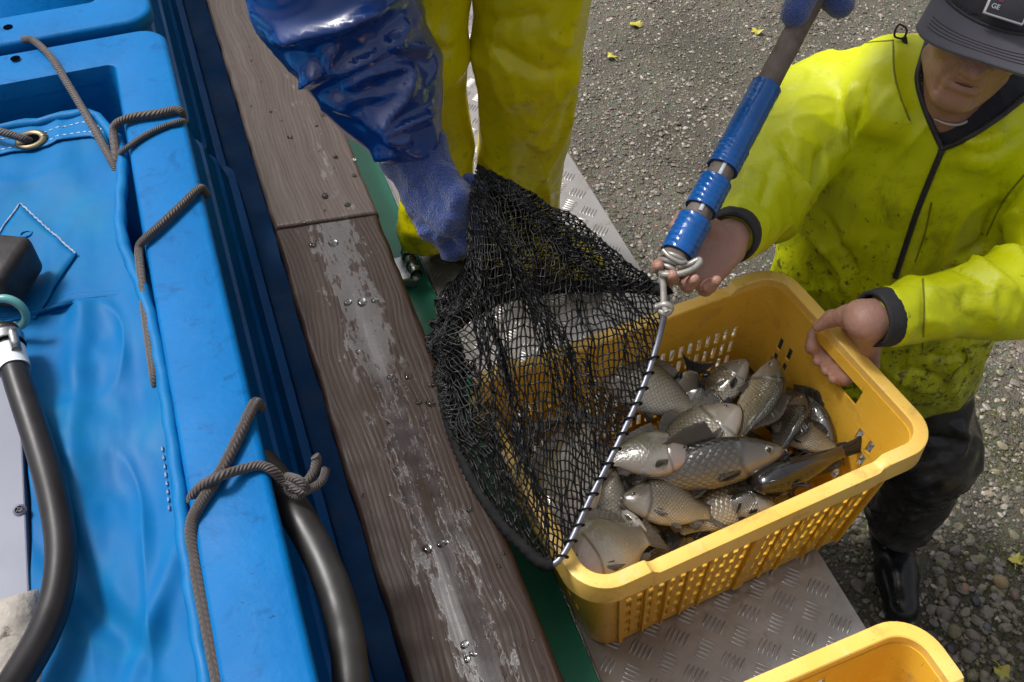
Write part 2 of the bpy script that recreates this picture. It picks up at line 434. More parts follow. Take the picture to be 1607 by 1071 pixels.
def m_cloth(name, c, c2, dirt=None, dirtc=(0.08, 0.07, 0.02), rough=(0.38, 0.55), zr=(0.5, 1.1), coat=0.0, bump=0.25, spec=0.5):
    """coated rainwear; splashed mud is heavier low down, as mud is"""
    t = NT(name); v = t.co('Object')
    col = t.mix(t.ramp(t.noise(v, 5, 5, 0.6), [(0.35, 0), (0.7, 1)]), c, c2)
    if dirt:
        z = t.xyz(t.n('NewGeometry').outputs[0])[2]
        low = t.n('MapRange', {'Value': z, 'From Min': zr[0], 'From Max': zr[1], 'To Min': 0.17, 'To Max': -0.04}).outputs[0]
        a = t.ramp(t.math('ADD', t.noise(t.co('Object', (1, 1, 0.6)), 9, 9, 0.74, 0.9), low), [(0.54, 0), (0.74, 1)])
        b = t.ramp(t.math('ADD', t.noise(v, 55, 6, 0.7), low), [(0.62, 0), (0.72, 1)])
        col = t.mix(t.math('MULTIPLY', t.math('MAXIMUM', t.math('MULTIPLY', a, 0.75), b), dirt), col, dirtc)
        c3 = t.ramp(t.noise(v, 17, 6, 0.7, 0.8), [(0.6, 0), (0.75, 1)])
        col = t.mix(t.math('MULTIPLY', c3, 0.45 * dirt), col, (0.34, 0.24, 0.0))
    h = t.math('ADD', t.math('MULTIPLY', t.noise(v, 14, 4, 0.5, 0.8), 1.0), t.math('MULTIPLY', t.noise(v, 45, 3), 0.3))
    t.set(col=col, rough=t.ramp(t.noise(v, 8, 5), [(0.3, rough[0]), (0.7, rough[1])]), normal=t.bump(h, bump, 0.006), coat=coat, crough=0.15, spec=spec)
    return t.m

MAT = {}
M = MAT
M['tank_shaded'] = pm('tank_blue_shaded', (0.0, 0.105, 0.36), (0.0, 0.08, 0.28), 9, (0.3, 0.5), bump=0.3, bscale=50, dirt=(0.0, 0.02, 0.07), dscale=20, spec=0.4)  # tank blue darkened: shade under the rim painted into the outer wall
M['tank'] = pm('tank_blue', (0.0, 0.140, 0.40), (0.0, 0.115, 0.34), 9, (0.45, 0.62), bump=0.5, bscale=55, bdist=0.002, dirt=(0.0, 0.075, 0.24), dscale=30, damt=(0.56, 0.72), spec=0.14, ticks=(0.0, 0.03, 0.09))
M['canvas'] = pm('canvas_blue', (0.0, 0.105, 0.31), (0.0, 0.13, 0.345), 5, (0.5, 0.65), bump=0.25, bscale=90, bdist=0.001, dirt=(0.004, 0.145, 0.315), dscale=6, damt=(0.5, 0.72), spec=0.16, ticks=(0.01, 0.05, 0.13))
M['hem'] = pm('canvas_hem_blue', (0.0, 0.12, 0.34), (0.005, 0.155, 0.39), 30, (0.45, 0.6), bump=0.2, spec=0.18)
M['thread'] = pm('white_thread', (0.75, 0.78, 0.8), rough=(0.6, 0.8))
M['fray'] = pm('frayed_edge', (0.38, 0.42, 0.5), (0.05, 0.16, 0.4), 160, (0.7, 0.8), bump=0.4, bscale=300)
M['brass'] = pm('tarnished_brass', (0.30, 0.25, 0.16), (0.14, 0.11, 0.07), 60, (0.25, 0.45), metal=0.9)
M['rope'] = None
M['rubber'] = pm('black_rubber', (0.009, 0.008, 0.009), (0.016, 0.014, 0.015), 30, (0.24, 0.4), bump=0.15, bscale=60, spec=0.35)
M['greyhose'] = pm('grey_rubber', (0.018, 0.017, 0.0175), (0.034, 0.032, 0.031), 20, (0.35, 0.5), bump=0.2, bscale=90, dirt=(0.02, 0.018, 0.016), dscale=12, damt=(0.45, 0.6))
M['black_plastic'] = pm('black_plastic', (0.02, 0.019, 0.022), (0.04, 0.035, 0.035), 60, (0.35, 0.5), bump=0.3, bscale=200, dirt=(0.05, 0.034, 0.026), dscale=40, damt=(0.66, 0.75), spec=0.25)
M['teal'] = pm('teal_plastic', (0.12, 0.35, 0.36), rough=(0.25, 0.4))
M['tape'] = pm('white_tape', (0.72, 0.76, 0.8), (0.6, 0.66, 0.72), 60, (0.45, 0.6), bump=0.4, bscale=80)
M['panel'] = pm('grey_panel', (0.17, 0.18, 0.24), (0.15, 0.16, 0.21), 10, (0.45, 0.6), dirt=(0.06, 0.06, 0.08), dscale=60, damt=(0.68, 0.72))
M['steel'] = pm('steel', (0.45, 0.45, 0.46), (0.3, 0.3, 0.31), 50, (0.2, 0.38), metal=1.0, bump=0.1)
M['alu'] = pm('aluminium_tube', (0.23, 0.235, 0.28), (0.15, 0.155, 0.19), 60, (0.32, 0.45), metal=0.7)
M['foam'] = pm('speckled_foam', (0.42, 0.38, 0.34), (0.3, 0.27, 0.24), 40, (0.8, 0.9), bump=0.7, bscale=60, bdist=0.004, dirt=(0.1, 0.085, 0.07), dscale=45, damt=(0.58, 0.66))
M['green'] = pm('green_paint', (0.02, 0.17, 0.115), (0.025, 0.21, 0.14), 12, (0.3, 0.45), bump=0.1, dirt=(0.03, 0.06, 0.05), dscale=20, damt=(0.62, 0.75))
M['floor'] = pm('wet_dark_bed', (0.0, 0.075, 0.25), (0.0, 0.045, 0.16), 18, (0.5, 0.75), bump=0.5, bscale=40, dirt=(0.04, 0.08, 0.13), dscale=45, damt=(0.66, 0.70), spec=0.25)
M['wood_up'] = m_wood('weathered_board', (0.062, 0.043, 0.036), (0.10, 0.075, 0.065), (0.11, 0.09, 0.083), (0.17, 3.0, -0.10))
M['wood_lo'] = m_wood('wet_dark_board', (0.019, 0.0085, 0.0045), (0.034, 0.016, 0.009), (0.034, 0.028, 0.026), (0.140, 4.2, 0.06))
def m_rope():
    t = NT('brown_braided_rope'); v = t.co('UV', (1, 1, 1)); 
    w = t.n('TexWave', {'Vector': v, 'Scale': 1.0}, bands_direction='DIAGONAL').outputs[1]
    o = t.co('Object'); c = t.mix(t.noise(o, 60, 4), (0.05, 0.037, 0.033), (0.085, 0.066, 0.058))
    t.set(col=t.mix(t.math('MULTIPLY', w, 0.35), c, (0.03, 0.024, 0.022)), rough=0.62, normal=t.bump(w, 0.7, 0.0015), sheen=0.2); return t.m
M['rope'] = m_rope()
def m_plate():
    t = NT('checker_aluminium'); v = t.co('Object')
    n = t.ramp(t.noise(v, 9, 6, 0.65), [(0.3, 0), (0.7, 1)])
    col = t.mix(n, (0.42, 0.395, 0.385), (0.30, 0.28, 0.27))
    d = t.ramp(t.noise(v, 30, 8, 0.7, 0.5), [(0.52, 0), (0.7, 1)]); col = t.mix(t.math('MULTIPLY', d, 0.6), col, (0.24, 0.20, 0.17))
    t.set(col=col, metal=0.55, rough=t.mix(n, 0.26, 0.42), normal=t.bump(t.noise(v, 160, 3), 0.12, 0.001)); return t.m
M['plate'] = m_plate()
def m_crate(name, ca, cb):  # scuffed, faded and stained plastic
    t = NT(name); v = t.co('Object')
    col = t.mix(t.ramp(t.noise(v, 7, 5), [(0.3, 0), (0.7, 1)]), ca, cb)
    st = t.ramp(t.noise(v, 16, 8, 0.7, 0.7), [(0.55, 0), (0.72, 1)]); col = t.mix(t.math('MULTIPLY', st, 0.62), col, (0.34, 0.18, 0.06))
    sp = t.ramp(t.noise(v, 70, 5, 0.7), [(0.66, 0), (0.74, 1)]); col = t.mix(t.math('MULTIPLY', sp, 0.5), col, (0.16, 0.09, 0.03))
    sc = t.co('Object', (1, 1, 9)); s2 = t.ramp(t.noise(sc, 30, 4, 0.7), [(0.58, 0), (0.7, 1)]); col = t.mix(t.math('MULTIPLY', s2, 0.55), col, (0.80, 0.60, 0.27)); sx = t.ramp(t.noise(t.co('Object', (7, 7, 0.7), (0.3, 0.2, 0.6)), 26, 4, 0.7), [(0.63, 0), (0.70, 1)]); col = t.mix(t.math('MULTIPLY', sx, 0.55), col, (0.30, 0.16, 0.05))
    t.set(col=col, rough=t.ramp(t.noise(v, 30, 4), [(0.3, 0.3), (0.7, 0.5)]), normal=t.bump(t.noise(v, 190, 4), 0.14, 0.001)); return t.m
M['crate'] = m_crate('yellow_crate_plastic', (0.80, 0.47, 0.05), (0.72, 0.40, 0.03)); M['crate_rim'] = m_crate('bleached_crate_rim', (0.86, 0.59, 0.17), (0.82, 0.49, 0.08))
M['pvc_blue'] = m_cloth('blue_pvc', (0.004, 0.042, 0.22), (0.003, 0.030, 0.16), rough=(0.16, 0.26), coat=0.6, bump=0.06, spec=0.5)
M['trousers'] = m_cloth('yellow_pvc', (0.80, 0.71, 0.001), (0.66, 0.58, 0.002), dirt=0.38, dirtc=(0.12, 0.10, 0.008), rough=(0.22, 0.4), zr=(0.7, 1.7), bump=0.4)
M['boot_yellow'] = pm('yellow_boot', (0.60, 0.50, 0.004), (0.46, 0.38, 0.005), 12, (0.3, 0.45), bump=0.3, bscale=40, bdist=0.003, dirt=(0.12, 0.1, 0.02), dscale=14, damt=(0.48, 0.66))
M['jacket'] = m_cloth('lime_rainwear', (0.66, 0.71, 0.001), (0.58, 0.62, 0.001), dirt=0.95, dirtc=(0.085, 0.085, 0.008), zr=(0.6, 1.28), bump=0.38)
M['navy'] = pm('navy_cloth', (0.014, 0.015, 0.024), (0.02, 0.021, 0.03), 60, (0.7, 0.85), bump=0.2, bscale=300)
M['zip'] = pm('black_zip', (0.015, 0.013, 0.018), (0.04, 0.035, 0.045), 200, (0.4, 0.6), bump=0.5, bscale=400)
M['cuff'] = pm('dark_knit_cuff', (0.02, 0.019, 0.022), (0.03, 0.03, 0.034), 80, (0.7, 0.85), bump=0.4, bscale=300)
M['black_rain'] = m_cloth('black_rain_trousers', (0.011, 0.011, 0.014), (0.016, 0.016, 0.02), dirt=0.5, dirtc=(0.11, 0.10, 0.09), rough=(0.22, 0.45), zr=(0.1, 0.8), bump=0.5)
M['boot_black'] = pm('black_wellington', (0.010, 0.010, 0.012), (0.016, 0.016, 0.018), 30, (0.16, 0.34), bump=0.1, dirt=(0.06, 0.055, 0.05), dscale=30, damt=(0.66, 0.75))
M['cap'] = pm('grey_cap_twill', (0.065, 0.06, 0.078), (0.075, 0.07, 0.088), 30, (0.7, 0.85), bump=0.25, bscale=600, sheen=0.3)
M['cap_dark'] = pm('dark_cap_cloth', (0.028, 0.025, 0.032), (0.034, 0.03, 0.038), 30, (0.7, 0.85), bump=0.25, bscale=600, sheen=0.2)
M['white_cloth'] = pm('white_towel', (0.6, 0.55, 0.54), rough=(0.7, 0.9), bump=0.3, bscale=200)
def m_skin(name, c1, c2, c3):
    t = NT(name); v = t.co('Object')
    col = t.mix(t.ramp(t.noise(v, 28, 5), [(0.3, 0), (0.7, 1)]), c1, c2)
    col = t.mix(t.math('MULTIPLY', t.ramp(t.noise(v, 70, 5, 0.65), [(0.55, 0), (0.75, 1)]), 0.5), col, c3)
    h = t.math('ADD', t.noise(v, 160, 4, 0.6, 0.5), t.math('MULTIPLY', t.voro(v, 380), 0.4))
    t.set(col=col, rough=0.40, sss=0.08, normal=t.bump(h, 0.6, 0.0018)); t.b.inputs['Subsurface Radius'].default_value = (0.012, 0.005, 0.003); return t.m
M['skin'] = m_skin('weathered_skin', (0.43, 0.235, 0.175), (0.35, 0.185, 0.14), (0.40, 0.13, 0.11))
M['lip'] = pm('lip_skin', (0.10, 0.045, 0.04), rough=(0.5, 0.6), bump=0.2, bscale=300)
def m_glove():
    t = NT('blue_fleecy_glove'); v = t.co('Object')
    n = t.noise(v, 380, 4, 0.7); f = t.voro(v, 320)
    col = t.mix(t.ramp(n, [(0.3, 0), (0.68, 1)]), (0.006, 0.022, 0.13), (0.055, 0.12, 0.42))
    col = t.mix(t.math('MULTIPLY', t.ramp(t.noise(v, 22, 5), [(0.45, 0), (0.7, 1)]), 0.55), col, (0.012, 0.03, 0.16))
    t.set(col=col, rough=0.85, sheen=0.6, normal=t.bump(t.math('ADD', n, t.math('MULTIPLY', f, 0.6)), 0.9, 0.003)); return t.m
M['glove'] = m_glove()
M['net'] = pm('black_net_twine', (0.004, 0.004, 0.0045), (0.007, 0.007, 0.0075), 80, (0.25, 0.45), bump=0.3, bscale=600, spec=0.22)
M['pole'] = pm('weathered_pole', (0.13, 0.095, 0.075), (0.19, 0.15, 0.125), 60, (0.5, 0.7), bump=0.4, bscale=120, stretch=(1, 1, 1), dirt=(0.05, 0.04, 0.03), dscale=25)
M['tape_blue'] = pm('blue_vinyl_tape', (0.0, 0.10, 0.38), (0.0, 0.07, 0.28), 50, (0.14, 0.3), bump=0.6, bscale=70, bdist=0.002, coat=0.4)
M['cord'] = pm('grey_wire', (0.42, 0.40, 0.37), (0.25, 0.235, 0.21), 60, (0.3, 0.5), metal=0.35, bump=0.3)
M['eye_w'] = pm('fish_eye_ring', (0.5, 0.48, 0.40), (0.3, 0.28, 0.24), 200, (0.1, 0.2), metal=0.4)
M['eye_b'] = pm('fish_pupil', (0.006, 0.006, 0.007), rough=(0.03, 0.06), coat=1.0)
M['carp1'] = m_fish('silver_carp', (0.085, 0.08, 0.045), (0.68, 0.61, 0.48), (0.90, 0.85, 0.77), (0.60, 0.53, 0.46))
M['carp2'] = m_fish('bronze_carp', (0.062, 0.054, 0.032), (0.45, 0.37, 0.24), (0.74, 0.66, 0.53), (0.46, 0.40, 0.33))
M['carp3'] = m_fish('dusky_carp', (0.035, 0.032, 0.024), (0.25, 0.205, 0.15), (0.46, 0.40, 0.33), (0.40, 0.35, 0.31))
M['pale'] = m_fish('pale_smooth_fish', (0.22, 0.20, 0.13), (0.62, 0.57, 0.48), (0.80, 0.70, 0.66), (0.78, 0.60, 0.56), 0.12)
M['catfish'] = m_fish('black_catfish', (0.012, 0.011, 0.013), (0.022, 0.02, 0.021), (0.06, 0.055, 0.055), (0.02, 0.018, 0.018), 0.0)
M['fin_dark'] = m_fin('dark_fin', (0.035, 0.030, 0.028)); M['fin_brown'] = m_fin('brown_fin', (0.11, 0.09, 0.072)); M['fin_pale'] = m_fin('pale_fin', (0.26, 0.23, 0.2))
def m_ground():
    t = NT('wet_grit'); v = t.co('Object')
    a = t.noise(v, 130, 6, 0.7); b = t.noise(v, 2.2, 4, 0.55); c = t.voro(v, 110, out='Color')
    col = t.mix(t.ramp(a, [(0.3, 0), (0.7, 1)]), (0.055, 0.05, 0.034), (0.20, 0.178, 0.132))
    col = t.mix(0.28, col, t.mix(1.0, c, (0.28, 0.25, 0.2), 'MULTIPLY'))
    X = t.xyz(v); ms = t.n('MapRange', {'Value': X[1], 'From Min': 1.0, 'From Max': 2.6, 'To Min': 0.16, 'To Max': -0.1}).outputs[0]
    moss = t.ramp(t.math('ADD', t.noise(v, 4.5, 7, 0.65), ms), [(0.5, 0), (0.68, 1)])
    col = t.mix(t.math('MULTIPLY', moss, t.ramp(t.noise(v, 70, 4), [(0.35, 0), (0.65, 0.8)])), col, (0.075, 0.085, 0.022))
    col = t.mix(t.ramp(b, [(0.36, 0.75), (0.6, 0)]), col, (0.05, 0.045, 0.03)); gm_ = t.ramp(t.noise(v, 1.3, 5, 0.6), [(0.45, 0), (0.65, 0.5)]); col = t.mix(gm_, col, (0.085, 0.085, 0.045))
    t.set(col=col, rough=t.ramp(a, [(0.3, 0.3), (0.7, 0.7)]), normal=t.bump(t.math('ADD', a, t.voro(v, 160)), 0.9, 0.006)); return t.m
M['ground'] = m_ground()
def m_stone(name, stops, var=0.5):
    t = NT(name); i = t.n('ObjectInfo'); at = t.n('Attribute', attribute_name='tone'); v = t.co('Object')
    f = t.math('FRACT', t.math('ADD', at.outputs['Fac'], i.outputs['Random']))
    c = t.ramp(f, stops); c = t.mix(t.math('MULTIPLY', t.noise(v, 150, 5), var), c, (0.045, 0.04, 0.032))
    t.set(col=c, rough=t.ramp(t.noise(v, 60, 3), [(0.3, 0.22), (0.7, 0.6)]), normal=t.bump(t.noise(v, 300, 4), 0.4, 0.002)); return t.m
M['grit'] = m_stone('grit_stones', [(0.0, (0.080, 0.068, 0.052)), (0.3, (0.152, 0.124, 0.092)), (0.55, (0.256, 0.216, 0.168)), (0.8, (0.136, 0.128, 0.112)), (1.0, (0.600, 0.528, 0.440))])
M['pebble'] = m_stone('pebbles', [(0.0, (0.13, 0.115, 0.105)), (0.25, (0.25, 0.22, 0.14)), (0.5, (0.20, 0.19, 0.16)), (0.75, (0.34, 0.28, 0.19)), (1.0, (0.19, 0.185, 0.10))])
M['leaf'] = pm('yellow_leaf', (0.46, 0.40, 0.05), (0.36, 0.33, 0.06), 60, (0.4, 0.55), bump=0.3)
M['moss'] = pm('moss_blades', (0.10, 0.13, 0.02), (0.15, 0.14, 0.035), 12, (0.5, 0.7))
def m_water():
    t = NT('water_drop'); t.set(col=(1, 1, 1), trans=1.0, ior=1.33, rough=0.02); return t.m
M['water'] = m_water()
M['seam'] = pm('olive_seam', (0.26, 0.27, 0.004), (0.16, 0.16, 0.006), 60, (0.5, 0.7))
M['hole'] = pm('dark_hole', (0.002, 0.003, 0.005), rough=(0.9, 1.0), spec=0.0)
M['hem_cord'] = pm('matt_black_cord', (0.006, 0.006, 0.0065), (0.012, 0.012, 0.012), 80, (0.7, 0.9), bump=0.6, bscale=500, spec=0.15)
M['badge'] = pm('badge_black', (0.03, 0.03, 0.04), rough=(0.5, 0.6)); M['badge_w'] = pm('badge_white', (0.7, 0.7, 0.72), rough=(0.5, 0.6)); M['badge_m'] = pm('badge_magenta', (0.32, 0.03, 0.13), rough=(0.5, 0.6))
TANK_N = -0.042
# ================================================================== ground
def ground_h(x, y):
    P = np.stack([x * 1.0, y * 1.0, np.zeros_like(x)], -1)
    return 0.022 * fbm(P * 1.6, 2) + 0.006 * fbm(P * 14, 3)
def axis(lo, hi, step, far): 
    a = np.arange(lo, hi + step / 2, step); w = far
    l = lo - np.geomspace(0.05, w, 14)[::-1]; r = hi + np.geomspace(0.05, w, 14)
    return np.concatenate([l, a, r])
gx, gy = axis(-0.4, 2.4, 0.014, 150), axis(0.5, 4.2, 0.014, 150)
GX, GY = np.meshgrid(gx, gy, indexing='ij')
gz = ground_h(GX.ravel(), GY.ravel())
gv = np.stack([GX.ravel(), GY.ravel(), gz], -1)
_i = np.arange(len(gx) - 1)[:, None] * len(gy); _j = np.arange(len(gy) - 1)[None]
gf = np.stack([_i + _j, _i + len(gy) + _j, _i + len(gy) + _j + 1, _i + _j + 1], -1).reshape(-1, 4)
g = addobj('ground', mesh_np('ground', gv, [gf]), M['ground'])
setp(g, 'wet grit yard with moss and scattered pebbles', None, None, 'structure')

# loose grit: nobody could count it
def ico(sub=0):
    bm = bmesh.new(); bmesh.ops.create_icosphere(bm, subdivisions=sub + 1, radius=1.0); return bm_out(bm)
def scatter_stones(name, n, smin_, smax_, dens=None, seed=1, mat='grit', label='', sub=0, power=2.5):
    rng = np.random.default_rng(seed)
    N_ = rng.uniform(0.80, 2.9, n * 3); T_ = rng.uniform(-0.3, 4.3, n * 3)
    P = N_[:, None] * TN + T_[:, None] * TT
    keep = (P[:, 0] > 0.2) & (P[:, 0] < 2.5) & (P[:, 1] < 4.3)
    if dens is not None: keep &= rng.uniform(0, 1, len(P)) < dens(P)
    P = P[keep][:n]; n = len(P)
    V0, F0 = ico(sub); F0 = np.array(F0)
    s = smin_ + (smax_ - smin_) * rng.uniform(0, 1, n) ** power
    if dens is not None: s = s * np.clip(1.15 - (P[:, 1] - 0.9) * (0.4 if sub else 0.12), 0.4, 1.0)
    jit = 1 + rng.uniform(-0.28, 0.28, (n, len(V0), 1)) * (1 if sub == 0 else 0.55)
    sc = np.stack([rng.uniform(0.75, 1.3, n), rng.uniform(0.65, 1.1, n), rng.uniform(0.4, 0.75, n)], -1) * s[:, None]
    a = rng.uniform(0, 6.28, n); W = V0[None] * jit * sc[:, None, :]
    X = W[..., 0] * np.cos(a)[:, None] - W[..., 1] * np.sin(a)[:, None]; Y = W[..., 0] * np.sin(a)[:, None] + W[..., 1] * np.cos(a)[:, None]
    z = ground_h(P[:, 0], P[:, 1])
    V = np.stack([X + P[:, 0:1], Y + P[:, 1:2], W[..., 2] + (z + s * 0.12)[:, None]], -1).reshape(-1, 3)
    F = (F0[None] + (np.arange(n) * len(V0))[:, None, None]).reshape(-1, 3)
    me = mesh_np(name, V, [F], None, False)
    at = me.attributes.new('tone', 'FLOAT', 'POINT'); at.data.foreach_set('value', np.repeat(rng.uniform(0, 0.999, n), len(V0)).astype(np.float32))
    o = addobj(name, me, M[mat]); setp(o, label, 'gravel', None, 'stuff'); return o
near = lambda P: np.clip(1.25 - (P[:, 1] - 0.9) * 0.6, 0.12, 1)
scatter_stones('loose_grit', 46000, 0.0018, 0.0078, None, 3, 'grit', 'fine loose grit covering the yard')
scatter_stones('small_pebbles', 6500, 0.0055, 0.018, lambda P: near(P) * (0.35 + 0.65 * (fbm(P * 3.1, 2) > -0.1)), 5, 'pebble', 'small pebbles bedded in the grit, thicker near the camera', 1, 2.6)
scatter_stones('coarse_grit', 9000, 0.005, 0.0125, lambda P: 0.25 + 0.75 * (fbm(P * 2.3 + 4, 3) > -0.05), 8, 'grit', 'coarser angular chips spread unevenly through the grit', 0, 1.6)
# moss and grass threads
def moss():
    rng = np.random.default_rng(11); n = 8000
    P = rng.uniform((1.0, 0.8), (2.0, 2.4), (n * 4, 2)); P3 = np.c_[P, np.zeros(len(P))]
    m = fbm(P3 * 4.5, 3) + (1.7 - P[:, 1]) * 0.35 > 0.12; P = P[m][:n]; n = len(P)
    h = rng.uniform(0.006, 0.017, n); a = rng.uniform(0, 6.28, n); w = rng.uniform(0.0009, 0.002, n); ln = rng.uniform(-0.012, 0.012, (n, 2))
    z = ground_h(P[:, 0], P[:, 1])
    b0 = np.c_[P + np.c_[np.cos(a), np.sin(a)] * w[:, None], z]; b1 = np.c_[P - np.c_[np.cos(a), np.sin(a)] * w[:, None], z]; tp = np.c_[P + ln, z + h]
    V = np.stack([b0, b1, tp], 1).reshape(-1, 3); F = np.arange(3 * n).reshape(-1, 3)
    o = addobj('moss', mesh_np('moss', V, [F]), M['moss']); setp(o, 'thin green moss and grass threads between the pebbles', 'moss', None, 'stuff')
moss()
# the larger stones one can tell apart
def stone(px, py, w, label, tone, col, seed):
    p = atz(px, py, 0.008); rng = np.random.default_rng(seed)
    V, F = ico(1); V = np.asarray(V)
    V = V * (1 + 0.16 * fbm(V * 1.3 + seed * 7.7, 2))[:, None] * np.array((w, w * rng.uniform(0.7, 0.95), w * rng.uniform(0.42, 0.6)))
    a = rng.uniform(0, 6.28); V = V @ np.array(Matrix.Rotation(a, 3, 'Z'))
    V = V + p + np.array((0, 0, ground_h(np.array([p[0]]), np.array([p[1]]))[0] + w * 0.18 - 0.008))
    single('stone', (V, [np.array(F)]), pm('stone_' + label.split()[0] + str(seed), col, tuple(q * 0.7 for q in col), 90, (0.25, 0.55), bump=0.6, bscale=120, bdist=0.003, dirt=(0.05, 0.05, 0.03), dscale=60), label, 'stone', group='larger stones in the yard')
stone(1568, 917, 0.022, 'tan rounded stone near the right edge of the picture, largest one', 0, (0.30, 0.22, 0.10), 1)
stone(1514, 924, 0.014, 'small orange stone beside the large tan one', 0, (0.32, 0.16, 0.09), 2)
stone(1530, 945, 0.015, 'dark slate stone below the small orange one', 0, (0.05, 0.052, 0.07), 3)
stone(1494, 944, 0.016, 'greyish tan stone just left of the dark slate one', 0, (0.19, 0.165, 0.14), 4)
stone(1475, 924, 0.012, 'pale greenish pebble right of the black boot toe', 0, (0.20, 0.20, 0.14), 5)
stone(1520, 892, 0.017, 'mauve grey stone under the moss patch', 0, (0.14, 0.12, 0.125), 6)
stone(1565, 898, 0.014, 'flat lilac pebble touching the large tan stone', 0, (0.21, 0.185, 0.19), 7)
stone(1592, 935, 0.015, 'rusty brown stone at the right edge below the tan one', 0, (0.19, 0.13, 0.10), 8)
stone(1442, 992, 0.015, 'buff stone beside the corner of the empty crate', 0, (0.24, 0.19, 0.13), 9)
stone(1495, 992, 0.021, 'tall olive tan stone standing among dark grit', 0, (0.20, 0.165, 0.09), 10)
stone(1525, 998, 0.019, 'rounded brown stone right of the olive one', 0, (0.21, 0.17, 0.13), 11)
stone(1492, 1017, 0.016, 'purple dark stone below the olive one', 0, (0.075, 0.06, 0.075), 12)
stone(1527, 1018, 0.016, 'mid grey brown stone below the rounded brown one', 0, (0.15, 0.13, 0.125), 13)
stone(1573, 1022, 0.013, 'pale sandy pebble at the lower right', 0, (0.27, 0.25, 0.18), 14)
stone(1548, 985, 0.012, 'small blue grey pebble near the lower right', 0, (0.12, 0.125, 0.15), 15)
stone(1485, 822, 0.013, 'white grey chip beside the trouser leg', 0, (0.30, 0.30, 0.28), 16)
stone(1462, 998, 0.018, 'dark wet stone hidden low beside the empty crate', 0, (0.07, 0.06, 0.05), 17)
# fallen leaves
def leaf(px, py, s, rot, label, cat='leaf', green=False):
    p = atz(px, py, 0.012)
    n = 22; th = np.linspace(0, 2 * math.pi, n, endpoint=False)
    r = s * (0.62 + 0.38 * np.abs(np.cos(1.5 * th)) + 0.08 * np.sin(7 * th)); r = r * (1 - 0.45 * (np.abs(((th + math.pi) % (2 * math.pi)) - math.pi) < 0.25))
    up = ground_h(np.array([p[0]]), np.array([p[1]]))[0] + 0.012
    ring_ = np.stack([r * np.cos(th + rot), r * np.sin(th + rot) * 0.85, 0.006 * np.sin(2 * th + rot) + 0.004 * np.cos(3 * th)], -1)
    V = np.vstack([ring_, [[0, 0, 0.002]]]); V2 = V - np.array((0, 0, 0.0008))
    F = [(i, (i + 1) % n, n) for i in range(n)] + [((i + 1) % n + n + 1, i + n + 1, 2 * n + 1) for i in range(n)]
    st = tube(np.array([[0, 0, 0], [-s * 0.8 * math.cos(rot), -s * 0.8 * math.sin(rot), 0.003], [-s * 1.5 * math.cos(rot + 0.2), -s * 1.5 * math.sin(rot + 0.2), 0.001]]), 0.0012, 5, 6)
    V, F = join((np.vstack([V, V2]), F), st)
    V = V + np.array((p[0], p[1], up))
    single('fallen_leaf', (V, F), M['leaf'], label, cat, group='fallen yellow leaves')
leaf(998, 40, 0.028, 0.4, 'yellow fallen leaf on the grit nearest the yellow trousers, upper of two')
leaf(960, 88, 0.022, 2.0, 'smaller yellow leaf beside the yellow trousers, lower of two')
leaf(1188, 47, 0.026, 4.0, 'yellow leaf lying left of the pole and blue glove')
leaf(1243, 105, 0.022, 1.2, 'yellow leaf lying right of the pole above the lime sleeve')
leaf(1571, 1056, 0.022, 5.0, 'bright yellow green leaf at the bottom right corner')
leaf(1594, 882, 0.02, 0.9, 'yellow leaf at the right edge beside the tan stone')

# ================================================================== truck bed side
truck = thing('truck_bed', 'flatbed truck side with worn wooden boards and a green steel rail', 'truck', (0, 0, 0), TY)
def plank(n0, n1, t0, t1, mat, skew0=0.0, skew1=0.0, seed=0):
    nn, nt_ = 26, 160
    def fn(u, w):
        n = n0 + (n1 - n0) * u; t = t0 + (t1 - t0) * w + (skew0 * (1 - w) + skew1 * w) * (u - 0.5)
        e = np.minimum(u, 1 - u) * (n1 - n0); e2 = np.minimum(w, 1 - w) * (t1 - t0)
        P = np.stack([n * 60 + seed, t * 4, np.zeros_like(n)], -1)
        z = 1.07 - 0.006 * np.clip(1 - e / 0.007, 0, 1) ** 2 - 0.004 * np.clip(1 - e2 / 0.006, 0, 1) ** 2 + 0.0007 * fbm(P, 3)
        n = n + 0.0016 * fbm(np.stack([t * 26, u * 2 + seed, 0 * t], -1), 3) * (np.abs(u - 0.5) > 0.46)
        return np.stack([n, t, z], -1)
    # denser samples at the board's edges
    U = np.unique(np.concatenate([np.linspace(0, 0.05, 5), np.linspace(0.05, 0.95, nn), np.linspace(0.95, 1, 5)]))
    W = np.unique(np.concatenate([np.linspace(0, 0.004, 4), np.linspace(0.004, 0.996, nt_), np.linspace(0.996, 1, 4)]))
    A, B = np.meshgrid(U, W, indexing='ij'); V = fn(A.ravel(), B.ravel()); nv = len(W)
    i = np.arange(len(U) - 1)[:, None] * nv; j = np.arange(nv - 1)[None]
    F = np.stack([i + j, i + nv + j, i + nv + j + 1, i + j + 1], -1).reshape(-1, 4)
    V2, F2 = thicken((V, [F]), 0.05, np.tile((0, 0, 1.0), (len(V), 1)))
    return part('plank', (V2, F2), mat, truck)
plank(0.05, 0.222, -0.8, 1.3170, M['wood_lo'], 0, -0.02, 3).data.materials
plank(0.052, 0.224, 1.3200, 3.6, M['wood_up'], -0.02, 0, 9)
part('bed_side', box(0.066, 0.214, -0.8, 3.6, 0.55, 1.018, 0.004), M['green'], truck)
part('green_rail', box(0.216, 0.3135, -0.8, 3.6, 0.74, 0.836, 0.004), M['green'], truck, label='green painted steel rail below the boards')
part('bed_floor', box(-2.3, 0.0655, -1.2, 3.6, 0.70, 0.86, 0.0), M['floor'], truck, smooth=False)
h0 = tl(atz(646, 414, 0.872))
hn, ht = h0[0], h0[1]
